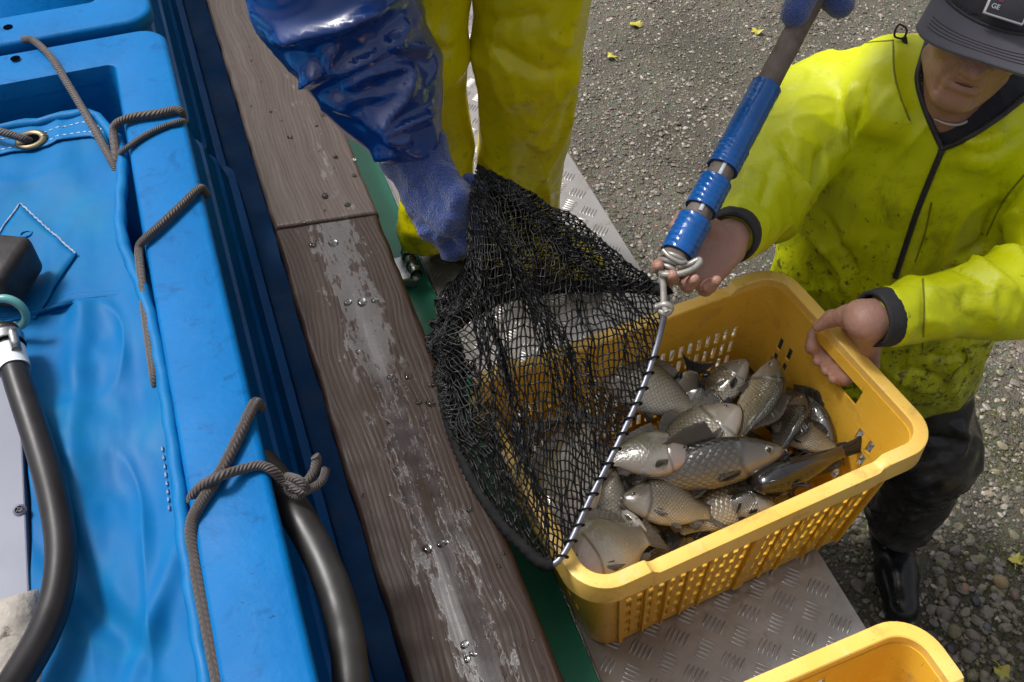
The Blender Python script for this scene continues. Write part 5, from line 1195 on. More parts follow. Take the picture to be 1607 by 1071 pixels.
# the shirt shows in the open neck: cut that field out of the jacket front
def px_of(V):
    q = V - _C; d = q @ _F; return 803.5 + 1600 * (q @ _R) / d, 535.5 - 1600 * (q @ _U) / d
def inside(poly, x, y):
    c = np.zeros(len(x), bool); n = len(poly)
    for i in range(n):
        (x1, y1), (x2, y2) = poly[i], poly[i - 1]
        c ^= ((y1 > y) != (y2 > y)) & (x < (x2 - x1) * (y - y1) / (y2 - y1 + 1e-9) + x1)
    return c
NECK = [(1452, 80), (1440, 128), (1455, 180), (1479, 234), (1512, 222), (1560, 192), (1625, 140), (1625, 60), (1540, 20)]
x_, y_ = px_of(jk[0]); front = ((jk[0] - NEK) @ FB > -0.02)
vm = inside(NECK, x_, y_) & front
fm = vm[jk[1][0]].any(1); allm = vm[jk[1][0]].all(1)
part('jacket', (jk[0], [jk[1][0][~allm]]), M['jacket'], man, world=True)
sv_, sf_ = drop_below((jk[0] - FB * 0.004, [jk[1][0][fm]]), lambda V: np.ones(len(V), bool))
part('shirt', (sv_, sf_), M['navy'], man, world=True)
zl = drawn(jb, [(1479, 234), (1462, 275), (1440, 330), (1420, 390), (1405, 436)], 60, 0.001)
zp = part('zip', tube(zl, 0.0052, 8, 60), M['zip'], man, world=True)
part('zip_pull', tube(zl[:4] - unit(ray(1479, 240)) * 0.005, [0.004, 0.0065, 0.004], 8), M['zip'], zp, world=True)
for nm, ln_ in (('collar_edge', [(1456, 62), (1446, 95), (1440, 128), (1455, 180), (1479, 234)]), ('collar_edge', [(1479, 234), (1512, 220), (1560, 190), (1600, 160), (1640, 128)])):
    L_ = drawn(jb, ln_, 40, 0.003); part(nm, tube(L_, 0.0046, 8, 40), M['zip'], zp, world=True)
q0 = shot(jb, 1418, 62)
if q0 is not None:
    q0 = q0 - unit(ray(1418, 62)) * 0.006; part('drawcord', join(tube([q0, q0 + vv(-0.016, 0, 0.006), q0 + vv(-0.012, 0.006, 0.022), q0 + vv(0.002, 0.004, 0.014), q0], 0.0017, 6, 24), tube([q0 + vv(0, 0, 0.004), q0 + vv(0.003, -0.004, -0.008), q0 + vv(0.004, -0.008, -0.020)], [0.004, 0.0052, 0.003], 8, 8)), M['zip'], man, world=True)
for ln_ in ([(1607, 275), (1575, 315), (1548, 370)], [(1448, 438), (1450, 490), (1448, 548)], [(1330, 72), (1365, 67), (1402, 64)], [(1402, 64), (1403, 110), (1412, 150), (1428, 190)], [(1512, 545), (1518, 565), (1500, 582), (1492, 595)], [(1462, 318), (1452, 365), (1436, 412)]):
    L_ = drawn(jb, ln_, 40, 0.0)
    if len(L_) > 6: part('seam', tube(L_, 0.0016, 6), M['seam'], man, world=True)
def cuff(W, E, r, w=0.03):
    d = unit(E - W); return tube([W + d * (0.012), W + d * 0.03, W + d * (0.012 + w)], [r * 0.93, r, r * 0.98], 28, 10, caps=False, disp=lambda q, s, th: q * (1 + 0.02 * np.sin(th * 14)))
part('cuff', thicken((lambda g: (g[0], [g[1][0]]))(cuff(RWR, REL, 0.0345)), 0.006), M['cuff'], man, world=True)
part('cuff', thicken((lambda g: (g[0], [g[1][0]]))(cuff(LWR, LEL, 0.0375)), 0.006), M['cuff'], man, world=True)
# legs -----------------------------------------------------------------------
LH, LK, LA = vv(0.815, 1.365, 0.70), vv(0.888, 1.262, 0.43), vv(0.918, 1.285, 0.12)
RH, RK, RA = vv(0.63, 1.40, 0.70), vv(0.60, 1.33, 0.42), vv(0.60, 1.40, 0.12)
tf = union([cone(LH, LK, 0.100, 0.092), cone(LK, LA + vv(0, 0, 0.02), 0.092, 0.078), cone(RH, RK, 0.100, 0.090), cone(RK, RA + vv(0, 0, 0.02), 0.092, 0.078), cone(PEL + vv(0.06, 0.01, 0.03), PEL + vv(-0.07, 0.03, 0.03), 0.095, 0.095)], 0.03)
tr = solid(lambda P: smax(tf(P), 0.075 - P[:, 2], 0.02), (0.42, 1.08, 0.05), (1.06, 1.58, 0.86), 0.0065, 1)
tr = fold(tr, [([(1490, 660), (1515, 690), (1500, 720)], 0.010, 0.012), ([(1400, 700), (1450, 690), (1500, 690)], -0.010, 0.012), ([(1420, 740), (1460, 730), (1490, 720)], 0.012, 0.012), ([(1410, 770), (1450, 770), (1480, 755)], -0.010, 0.010), ([(1360, 800), (1400, 810), (1455, 800)], 0.014, 0.010), ([(1355, 815), (1400, 825), (1450, 812)], -0.010, 0.008), ([(1365, 780), (1375, 795), (1390, 800)], 0.012, 0.008)],
          lambda V: 0.005 * fbm(V * vv(14, 14, 22), 3) + crease(V * vv(10, 10, 16), 0.010))
part('trousers', tr, M['black_rain'], man, world=True)
for A, tdir in ((LA, vv(-0.10, -1, 0)), (RA, vv(-0.35, -0.93, 0))):
    bf, _ = boot(A.copy(), tdir, (0, 0, 1), 0.285, 0.064, 0.2)
    bv = solid(bf, A + vv(-0.3, -0.33, -0.14), A + vv(0.3, 0.2, 0.28), 0.005, 1)
    part('boot', bv, M['boot_black'], man, world=True)
# body: head with face, neck, hands, and the frame inside the clothes ---------
def hcone(a, b, ra, rb=None): return cone(hp3(*a), hp3(*b), ra, rb)
def hell(c, r): return ell(hp3(*c), r, HM)
face = [hell((0, -0.012, 0.035), (0.073, 0.092, 0.095)), hell((0, 0.028, -0.045), (0.058, 0.058, 0.068)), hcone((0.046, 0.012, -0.072), (0.016, 0.062, -0.098), 0.019, 0.018), hcone((-0.046, 0.012, -0.072), (-0.016, 0.062, -0.098), 0.019, 0.018),
        hell((0, 0.070, -0.097), (0.024, 0.017, 0.018)), hcone((0, 0.082, 0.005), (0, 0.106, -0.030), 0.010, 0.0135), hell((0.014, 0.090, -0.034), (0.010, 0.011, 0.009)), hell((-0.014, 0.090, -0.034), (0.010, 0.011, 0.009)),
        hell((0.038, 0.056, -0.018), (0.028, 0.026, 0.026)), hell((-0.038, 0.056, -0.018), (0.028, 0.026, 0.026)), hell((0, 0.070, -0.060), (0.032, 0.020, 0.024)), hcone((-0.036, 0.066, 0.028), (0.036, 0.066, 0.028), 0.012)]
ff = union(face, 0.016)
ears = union([hell((0.074, -0.012, -0.006), (0.009, 0.020, 0.032)), hell((-0.074, -0.012, -0.006), (0.009, 0.020, 0.032))], 0.004)
lips = union([hcone((-0.022, 0.084, -0.0565), (0.022, 0.084, -0.0565), 0.0058), hcone((-0.017, 0.0825, -0.0685), (0.017, 0.0825, -0.0685), 0.0066)], 0.003)
grooves = union([hcone((-0.026, 0.0915, -0.0622), (0.026, 0.0915, -0.0622), 0.0036), hcone((0.019, 0.0965, -0.032), (0.031, 0.083, -0.062), 0.0045), hcone((-0.019, 0.0965, -0.032), (-0.031, 0.083, -0.062), 0.0045), hcone((-0.014, 0.0945, -0.081), (0.014, 0.0945, -0.081), 0.006), hcone((0.034, 0.080, -0.068), (0.030, 0.074, -0.090), 0.004), hcone((-0.034, 0.080, -0.068), (-0.030, 0.074, -0.090), 0.004), hcone((0.007, 0.093, -0.043), (0.006, 0.094, -0.0425), 0.0035), hcone((-0.007, 0.093, -0.043), (-0.006, 0.094, -0.0425), 0.0035), hell((0.03, 0.084, 0.012), (0.017, 0.012, 0.010)), hell((-0.03, 0.084, 0.012), (0.017, 0.012, 0.010))], 0.004)
neck = union([cone(hp3(0, -0.025, -0.06), NEK + vv(0, 0, 0.0), 0.056, 0.062), cone(hp3(0, 0.03, -0.075), NEK + FB * 0.03, 0.04, 0.05)], 0.02)
def head_f(P):
    d = smin(smin(ff(P), lips(P), 0.008), ears(P), 0.006); d = smax(d, -grooves(P), 0.006); return smin(d, neck(P), 0.02)
hv = solid(head_f, HC - 0.17 - vv(0, 0, 0.1), HC + 0.16, 0.0028, 1)
# left hand on the crate handle
def cl(x, y, z): return np.array((*(C1 + CU * x + CV * y), 0.8225 + z))
lf = []
YS = [0.040, 0.020, 0.000, -0.019]
for i, y in enumerate(YS):
    K = cl(0.312, y * 1.0 + 0.004, 0.222 - 0.004 * i)
    lf += [cone(LWR + (K - cl(0.312, 0.01, 0.22)) * 0.45, K, 0.0185, 0.0120), cone(K, cl(0.292, y, 0.203), 0.0106, 0.0098), cone(cl(0.292, y, 0.203), cl(0.258, y, 0.2075), 0.0096, 0.0088), cone(cl(0.258, y, 0.2075), cl(0.240, y + 0.004, 0.212 if i else 0.226), 0.0088, 0.0076)]
    if i == 0: lf.append(cone(cl(0.240, y + 0.004, 0.222), cl(0.246, y + 0.016, 0.240), 0.0082, 0.0072))
tp_ = atz(1284, 513, 1.0885); tm_ = atz(1306, 500, 1.108)
lf += [cone(LWR, atz(1330, 497, 1.128), 0.022, 0.0165), cone(atz(1330, 497, 1.128), tm_, 0.0148, 0.0118), cone(tm_, tp_, 0.0115, 0.0088), cone(LWR, LWR + (LEL - LWR) * 0.35, 0.029, 0.033)]
lhand = solid(union(lf, 0.009), LWR - 0.20, LWR + 0.15, 0.0028, 1)
# right hand reaching under the net pole
fR = atd(1078, 432, 1.375) - RWR
rf = hand(RWR + unit(fR) * 0.004, fR, vv(-0.25, -0.72, 0.62), 1, [(12, 22, 18), (18, 26, 20), (24, 30, 24), (32, 34, 26)], [(0.55, 0.75, 0.35), (0.8, 0.35, 0.25), (0.9, -0.05, 0.2)], 0.94, 1.06) + [cone(RWR, RWR + (REL - RWR) * 0.35, 0.027, 0.031)]
rhand = solid(union(rf, 0.008), RWR - 0.22, RWR + 0.2, 0.0028, 1)
core = union([squash(cone(PEL, CHE, 0.15, 0.15), CHE, FB, 0.7), cone(CHE, NEK, 0.11, 0.06), cone(RSH, NEK, 0.055, 0.06), cone(LSH, NEK, 0.055, 0.06), cone(RSH, REL, 0.05, 0.042), cone(REL, RWR, 0.042, 0.028), cone(LSH, LEL, 0.05, 0.042), cone(LEL, LWR, 0.042, 0.03), cone(LH, LK, 0.085, 0.06), cone(LK, LA, 0.06, 0.045), cone(RH, RK, 0.085, 0.06), cone(RK, RA, 0.06, 0.045)], 0.03)
cv_ = solid(core, (0.2, 0.9, 0.05), (1.05, 1.65, 1.32), 0.011, 1)
part('body', join(hv, lhand, rhand, cv_), M['skin'], man, world=True)
# thumbnail
tn = solid(ell(tp_ + vv(0.004, 0.003, 0.0075), (0.008, 0.0055, 0.0016)), tp_ - 0.02, tp_ + 0.03, 0.0014, 1); part('thumbnail', tn, pm('nail', (0.5, 0.33, 0.29), rough=(0.25, 0.35)), man, world=True)
part('undershirt_edge', tube([hp3(0.008, 0.050, -0.150), hp3(-0.015, 0.050, -0.150), hp3(-0.034, 0.042, -0.146), hp3(-0.060, 0.012, -0.130)], [0.001, 0.002, 0.0022, 0.002], 10, 40), M['white_cloth'], man, world=True)
for sg in (1, -1): part('hair', solid(union([hell((0.070 * sg, -0.035, 0.015), (0.010, 0.035, 0.03)), hell((0.067 * sg, 0.008, 0.012), (0.007, 0.012, 0.025))], 0.01), hp3(0.07 * sg, 0, 0) - 0.08, hp3(0.07 * sg, 0, 0) + 0.08, 0.004, 1), pm('grey_hair', (0.06, 0.055, 0.05), (0.15, 0.14, 0.13), 200, (0.6, 0.8), bump=0.6, bscale=400), man, world=True)
part('mouth_line', tube([hp3(-0.025, 0.0795, -0.0635), hp3(-0.013, 0.0862, -0.0622), hp3(0, 0.0880, -0.0626), hp3(0.013, 0.0862, -0.0622), hp3(0.025, 0.0795, -0.0635)], [0.0008, 0.0019, 0.0021, 0.0019, 0.0008], 8, 30), M['lip'], man, world=True)
# cap -------------------------------------------------------------------------
def cap_f(P):
    o_ = ell(hp3(0, -0.012, 0.030), (0.085, 0.106, 0.112), HM)(P); q = (P - HC) @ HM
    f2 = smax(o_, 0.028 - 0.06 * q[:, 1] - q[:, 2], 0.004); return smax(f2, -ell(hp3(0, -0.012, 0.020), (0.081, 0.102, 0.105), HM)(P), 0.003)
cp_ = solid(cap_f, HC - 0.16, HC + 0.19, 0.0035, 1)
capo = part('cap', cp_, M['cap_dark'], man, world=True)
def brim(u, w):
    a = (u - 0.5) * 2 * R(76); sx, sy = np.sin(a), np.cos(a)
    x0, y0 = 0.088 * sx, -0.012 + 0.108 * sy; x1 = 0.101 * np.sign(sx) * np.abs(sx) ** 0.9; y1 = 0.048 + 0.112 * np.abs(sy) ** 0.62
    x = x0 + (x1 - x0) * w; y = y0 + (y1 - y0) * w; z = 0.036 - 0.03 * y0 - 0.018 * w - 0.95 * x ** 2 * w * 1.3 - 0.5 * x ** 2
    return HC + np.stack([x, y, z], -1) @ HM.T
bg_ = grid(brim, 60, 22); fcs = bg_[1][0]
nn_ = vnormals(bg_[0], [fcs]); fcs = fcs if (nn_ @ HM[:, 2]).mean() > 0 else fcs[:, ::-1].copy()
br = part('brim', thicken((bg_[0], [fcs]), 0.0035), M['cap'], capo, world=True)
part('brim_seam', tube(brim(np.linspace(0.02, 0.98, 50), np.full(50, 0.03)) + HM[:, 2] * 0.0015, 0.0022, 6), M['cap_dark'], capo, world=True)
for w in (0.52, 0.60, 0.68, 0.76): part('brim_stitching', tube(brim(np.linspace(0.12, 0.88, 50), np.full(50, w)) + HM[:, 2] * 0.0002, 0.00075, 5), M['cap_dark'], capo, world=True)
bM = Matrix.Translation(Vector(hp3(0, 0.0985, 0.070))) @ Matrix(((-HM[0, 0], HM[0, 2], HM[0, 1], 0), (-HM[1, 0], HM[1, 2], HM[1, 1], 0), (-HM[2, 0], HM[2, 2], HM[2, 1], 0), (0, 0, 0, 1))) @ Matrix.Rotation(R(-34), 4, 'X')
bd = part('badge', xf(box(-0.027, 0.027, -0.019, 0.019, -0.006, 0.002, 0.001), bM), M['badge_w'], capo, world=True)
part('badge_field', xf(box(-0.0245, 0.0245, -0.0165, 0.0165, 0.002, 0.0027, 0.0003), bM), M['badge'], bd, world=True)
txt('C', 0.016, M['badge_m'], bd, bM @ Matrix.Translation((-0.019, 0.001, 0.0031))); txt('GE', 0.009, M['badge_w'], bd, bM @ Matrix.Translation((-0.021, -0.0095, 0.0031)))
# ------------------------------------------------------------------ the person in yellow trousers and blue sleeves
wk = thing('person', 'person in yellow waterproof trousers and blue sleeves lifting the net bag', 'person', (-0.02, 1.48, 0.82))
SHR, SHL = vv(-0.24, 1.33, 2.10), vv(0.20, 1.36, 2.10)
ELR = vv(-0.325, 1.26, 1.78); WR = atd(650, 240, 1.385)
GL = atd(1290, 8, 1.45); ELL = vv(0.47, 1.56, 1.80); WL = GL + vv(0.03, 0.10, 0.085)
RHp, RKn, RAn = vv(-0.125, 1.47, 1.68), atd(663, 80, 1.62), atd(672, 365, 1.95)
LHp, LKn, LAn = vv(0.06, 1.52, 1.68), atd(826, 95, 1.66), vv(0.020, 1.505, 0.95)
tf2 = union([cone(RHp, RKn, 0.085, 0.068), cone(RKn, atd(694, 230, 1.80), 0.068, 0.052), cone(atd(694, 230, 1.80), RAn, 0.052, 0.060), cone(LHp, LKn, 0.098, 0.083), cone(LKn, LAn, 0.083, 0.074), cone(RHp + vv(0, 0, .08), LHp + vv(0, 0, .08), 0.12, 0.12), cone((RHp + LHp) / 2, (SHR + SHL) / 2 + vv(0, 0.02, -0.22), 0.15, 0.15)], 0.012)
t2 = solid(lambda P: smax(tf2(P), 0.885 - P[:, 2], 0.015), (-0.4, 1.15, 0.84), (0.35, 1.78, 2.05), 0.0065, 1)
t2 = fold(t2, [([(660, 40), (690, 60), (720, 70)], 0.010, 0.012), ([(655, 70), (690, 78), (725, 60)], -0.010, 0.010), ([(700, 0), (690, 40), (680, 70)], -0.007, 0.010), ([(735, 25), (800, 30), (860, 20)], -0.010, 0.011), ([(740, 45), (800, 85), (850, 112), (900, 105)], -0.011, 0.009), ([(760, 60), (790, 100), (800, 125)], 0.008, 0.012), ([(860, 50), (880, 70), (900, 60)], 0.010, 0.012),
    ([(812, 75), (806, 130), (812, 170), (835, 195), (875, 198)], 0.005, 0.006), ([(872, 90), (868, 140), (880, 162), (900, 155)], 0.005, 0.006), ([(750, 60), (755, 150), (765, 240)], 0.008, 0.012), ([(770, 110), (800, 180), (840, 240)], -0.008, 0.012), ([(820, 210), (850, 230), (870, 215)], 0.010, 0.010), ([(745, 230), (790, 275), (850, 320)], 0.005, 0.008), ([(852, 250), (856, 290), (862, 330)], 0.008, 0.008)],
    lambda V: 0.0035 * fbm(V * vv(12, 12, 8), 3) + crease(V * vv(9, 9, 6), 0.009) + crease(V * vv(17, 17, 11) + 7, 0.004))
part('trousers', t2, M['trousers'], wk, world=True)
for A, td in ((RAn + vv(0.03, 0.05, 0), vv(0.85, -0.52, 0)), (LAn, vv(0.72, -0.70, 0))):
    bf, _ = boot(vv(A[0], A[1], 0.925), td, (0, 0, 1), 0.27, 0.06, 0.1)
    part('boot', solid(bf, A + vv(-0.3, -0.33, -0.17), A + vv(0.3, 0.2, 0.2), 0.005, 1), M['boot_yellow'], wk, world=True)
# jacket: trunk above the frame, crumpled glossy sleeve in it
def coat_f(P):
    t = squash(union([cone(vv(-0.01, 1.47, 1.72), vv(-0.02, 1.36, 2.02), 0.19, 0.19), cone(vv(-0.02, 1.36, 2.02), vv(-0.02, 1.28, 2.18), 0.17, 0.08)], 0.05), vv(0, 1.4, 1.9), (0, 1, 0), 0.72)(P)
    a = union([cone(SHR, ELR, 0.095, 0.112), cone(ELR, vv(-0.225, 1.205, 1.53), 0.112, 0.100), cone(vv(-0.225, 1.205, 1.53), vv(-0.175, 1.165, 1.425), 0.102, 0.080), cone(vv(-0.175, 1.165, 1.425), WR + vv(-0.012, 0.008, 0.03), 0.080, 0.050)], 0.03)(P)
    b = union([cone(SHL, ELL, 0.09, 0.085), cone(ELL, WL, 0.082, 0.05)], 0.03)(P)
    return smin(smin(t, a, 0.04), b, 0.04)
ct_ = solid(coat_f, (-0.52, 1.0, 1.24), (0.62, 1.72, 2.32), 0.0046, 2)
def cn_(V):
    s = np.linalg.norm(V - vv(-0.2, 1.18, 1.45), axis=1); k = np.exp(-(s / 0.22) ** 2)
    w = (V - vv(-0.235, 1.214, 1.52)) @ unit(vv(0.3, -0.2, -0.75)); ph = w * 95 + 3.2 * fbm(V * 7.5, 2)
    return k * (0.004 * (1 - np.abs(np.sin(ph * 0.5))) ** 1.6 - 0.001) + 0.002 * fbm(V * 9, 2) + k * crease(V * vv(9, 9, 12) + 2, 0.010)
ct_ = fold(ct_, [([(418, 70), (470, 52), (525, 40), (570, 22), (605, 18)], 0.0184, 0.0101), ([(440, 88), (500, 78), (545, 60)], -0.0054, 0.0216), ([(535, 62), (520, 90), (528, 110), (575, 92), (605, 72)], 0.0161, 0.0079), ([(565, 70), (550, 92), (540, 105)], -0.0045, 0.0180),
    ([(505, 105), (480, 128), (455, 138)], 0.0207, 0.0108), ([(460, 150), (500, 150), (540, 140)], -0.0054, 0.0180), ([(540, 140), (580, 115), (635, 104), (640, 130)], 0.0172, 0.0094), ([(620, 20), (600, 60), (590, 75)], -0.0054, 0.0156), ([(640, 30), (625, 55), (600, 70)], 0.0161, 0.0094), ([(600, 74), (650, 76), (675, 80)], 0.0138, 0.0108), ([(620, 95), (655, 92), (680, 90)], -0.0054, 0.0156),
    ([(640, 110), (635, 150), (610, 185), (598, 205)], 0.0172, 0.0079), ([(600, 130), (585, 160), (575, 175)], -0.0054, 0.0180), ([(680, 110), (665, 135), (680, 150)], -0.0054, 0.0180), ([(598, 210), (640, 195), (680, 175)], 0.0161, 0.0079), ([(605, 190), (640, 178), (675, 160)], -0.0045, 0.0132), ([(575, 195), (560, 190), (545, 170)], -0.0063, 0.0180), ([(600, 215), (630, 220), (645, 215)], 0.0138, 0.0072), ([(560, 225), (590, 245), (625, 240)], 0.0092, 0.0108)], cn_)
part('jacket', ct_, M['pvc_blue'], wk, world=True)
G0 = atd(722, 325, 1.385)
gfist = hand(WR, atd(706, 356, 1.372) - WR, vv(0.50, 0.60, -0.40), -1, [(40, 80, 60), (48, 82, 60), (55, 84, 60), (62, 85, 60)], [(0.7, 0.55, 0.5), (0.6, 0.1, 0.8), (0.3, -0.3, 0.9)], 1.12, 1.28) + [cone(WR, WR + (vv(-0.2, 1.18, 1.47) - WR) * 0.5, 0.046, 0.05)]
gv1 = solid(union(gfist, 0.012), WR - 0.22, WR + 0.2, 0.0034, 1); gv1 = fold(gv1, [([(640, 340), (680, 365), (720, 385)], -0.008, 0.008), ([(655, 368), (685, 366), (690, 395)], 0.005, 0.006)], lambda V: 0.0032 * fbm(V * 45, 3) + crease(V * 26, 0.004))
part('glove', gv1, M['glove'], wk, world=True)
PD = unit(atd(1270, 10, 1.45) - atd(1050, 425, 1.335))          # the net pole's direction
gp2 = hand(WL, GL - WL + vv(-0.03, 0.0, -0.02), vv(-0.55, -0.45, -0.35), -1, [(45, 70, 45)] * 4, [(0.6, 0.5, 0.6), (0.5, 0.2, 0.8), (0.4, -0.2, 0.9)], 1.06, 1.24)
gp2 += [cone(atd(1248, 22, 1.425), atd(1262, -12, 1.425), 0.020, 0.022), cone(atd(1318, 6, 1.455), atd(1300, -20, 1.46), 0.021, 0.03)]
part('glove', solid(union(gp2, 0.012), GL - 0.2, GL + 0.22, 0.0036, 1), M['glove'], wk, world=True)
# body inside the clothes, head above the frame
hc2 = vv(-0.02, 1.20, 2.33)
core2 = union([squash(cone(vv(-0.01, 1.48, 1.70), vv(-0.02, 1.36, 2.02), 0.14, 0.15), vv(0, 1.4, 1.9), (0, 1, 0), 0.7), cone(vv(-0.02, 1.36, 2.05), hc2 + vv(0, 0.03, -0.06), 0.08, 0.055), ell(hc2, (0.075, 0.095, 0.115)), cone(SHR, ELR, 0.05, 0.045), cone(ELR, WR, 0.045, 0.03), cone(SHL, ELL, 0.05, 0.045), cone(ELL, WL, 0.045, 0.03), cone(SHR, SHL, 0.06, 0.06),
    cone(RHp, RKn, 0.08, 0.05), cone(RKn, RAn, 0.05, 0.04), cone(LHp, LKn, 0.08, 0.055), cone(LKn, LAn, 0.055, 0.045), cone(hc2 + vv(0, -0.09, 0.0), hc2 + vv(0, -0.11, -0.03), 0.01, 0.014), ell(hc2 + vv(0, -0.03, -0.07), (0.055, 0.06, 0.06))], 0.025)
part('body', solid(core2, (-0.5, 1.0, 0.85), (0.6, 1.75, 2.5), 0.009, 1), M['skin'], wk, world=True)
part('hood', solid(lambda P: smax(ell(hc2 + vv(0, 0.02, 0.01), (0.10, 0.115, 0.14))(P), -ell(hc2 + vv(0, -0.06, -0.01), (0.082, 0.12, 0.115))(P), 0.01), hc2 - 0.2, hc2 + 0.2, 0.006, 1), M['pvc_blue'], wk, world=True)
# ================================================================== landing net
S0 = atd(1046, 440, 1.33); E0 = atz(872, 884, 1.093)
net = thing('landing_net', 'black mesh landing net with blue taped wooden pole emptied over the crate', 'landing net', tuple(E0))
P0 = atd(1062, 400, 1.335); P1 = atd(1276, -2, 1.455); PDr = unit(P1 - P0)
pole = part('pole', tube([P0 - PDr * 0.01, P0 + (P1 - P0) * 0.5, P1, P1 + PDr * 0.35], [0.0185, 0.0165, 0.0165, 0.016], 20, 60, disp=lambda r, s, th: r * (1 + 0.03 * np.sin(s * 60 + th * 2) * np.sin(th * 3))), M['pole'], net, world=True)
Lp = np.linalg.norm(P1 - P0)
def on_pole(px, py):      # distance along the pole of the point seen at that pixel
    r = unit(ray(px, py)); n_ = np.cross(PDr, np.cross(PDr, r)); t_ = np.dot(_C - P0, np.cross(r, np.cross(PDr, r))) / np.dot(PDr, np.cross(r, np.cross(PDr, r))); return t_
for a, b, rr in (((1070, 405), (1100, 350), 0.0235), ((1100, 330), (1125, 285), 0.0225), ((1132, 265), (1150, 232), 0.0225), ((1146, 240), (1205, 138), 0.0215)):
    s0, s1 = on_pole(*a), on_pole(*b)
    pts = np.array([P0 + PDr * s for s in np.linspace(s0, s1, 8)])
    tp = part('tape_wrap', tube(pts, rr, 24, 40, disp=lambda r, s, th, L_=abs(s1 - s0): r * (1 + 0.009 * np.sin(s * L_ * 700 + th * 2 + 2 * np.sin(th * 3)) + 0.014 * np.sin(th * 3 + s * 13) * np.sin(s * 23 + th))), M['tape_blue'], pole, world=True)
gs = on_pole(1118, 300)
part('white_band', tube([P0 + PDr * (on_pole(1088, 350) + 0.02) + unit(ray(1100, 330)) * -0.0185, P0 + PDr * (on_pole(1140, 255) + 0.01) + unit(ray(1140, 255)) * -0.0178], 0.0032, 8, 8), M['tape'], pole, world=True)
# hoop: rod on the right, the rest of the ring lies under the mesh on the left
hoop_px = [(1046, 470, 1.265), (1034, 530, 1.228), (1012, 600, 1.198), (975, 685, 1.165), (930, 775, 1.132), (872, 884, 1.094), (815, 850, 1.096), (765, 790, 1.100), (722, 710, 1.104), (696, 620, 1.110), (700, 535, 1.130), (760, 480, 1.165), (850, 455, 1.205), (950, 450, 1.24), (1035, 455, 1.27)]
HP = np.array([atz(*p) for p in hoop_px]); HPc = np.vstack([HP[-2:], HP, HP[:2]])
hc_ = catmull(HPc, 400); n4 = 399 / (len(HPc) - 1)
loop = hc_[int(round(2 * n4)):int(round((len(HP) + 2) * n4))]
d_ = np.r_[0, np.cumsum(np.linalg.norm(np.diff(np.vstack([loop, loop[:1]]), axis=0), axis=1))]; PER = d_[-1]
def loop_at(s): q = np.vstack([loop, loop[:1]]); s = np.asarray(s) % PER; return np.stack([np.interp(s, d_, q[:, k]) for k in range(3)], -1)
hoop = part('hoop', ring(loop_at(np.linspace(0, PER, 160, endpoint=False)), 0.0043, 10), M['alu'], net, world=True)
# wire lashing and socket where the hoop meets the pole
sock = part('socket', tube([S0 + vv(0, 0, -0.02), S0, P0], [0.009, 0.011, 0.014], 14, 12), M['cord'], net, world=True)
for k, (dx, rr) in enumerate(((0.0, 0.0145), (0.008, 0.0155), (0.016, 0.0165), (0.025, 0.0175))):
    c = S0 + (P0 - S0) * (0.15 + dx * 26); u_ = unit(np.cross(PDr, (0, 0, 1))); w_ = np.cross(PDr, u_)
    part('lashing', ring([c + rr * (math.cos(a) * u_ + math.sin(a) * w_) + PDr * 0.002 * math.sin(a) for a in np.linspace(0, 6.2832, 28, endpoint=False)], 0.0036, 8), M['cord'], sock, world=True)
lw = lambda pts, r=0.0036: part('lashing', tube(np.array([atd(*p) for p in pts]), r, 8, 30), M['cord'], sock, world=True)
lw([(1036, 431, 1.305), (1060, 431, 1.30), (1085, 424, 1.30), (1098, 413, 1.305), (1096, 408, 1.31), (1080, 416, 1.312), (1062, 420, 1.31)], 0.0042)
lw([(1040, 392, 1.315), (1052, 404, 1.308), (1068, 412, 1.306), (1076, 412, 1.31)], 0.003)
lw([(1038, 425, 1.31), (1041, 450, 1.308), (1042, 478, 1.305), (1046, 490, 1.303)], 0.0045)
lw([(1030, 482, 1.31), (1044, 478, 1.303), (1053, 484, 1.305), (1046, 492, 1.306), (1034, 488, 1.31)], 0.0045)
# rings that hold the mesh on the rod
for s in np.linspace(0.08, 0.36, 14):
    q = loop_at(s); t_ = unit(loop_at(s + 0.003) - q); u_ = unit(np.cross(t_, (0, 0, 1))); w_ = np.cross(t_, u_); q = q - u_ * 0.0
    part('eyelet', ring([q + 0.0066 * (math.cos(a) * u_ + math.sin(a) * w_) + t_ * 0.004 * math.cos(a) for a in np.linspace(0, 6.2832, 14, endpoint=False)], 0.0014, 6), M['hem_cord'], hoop, world=True)
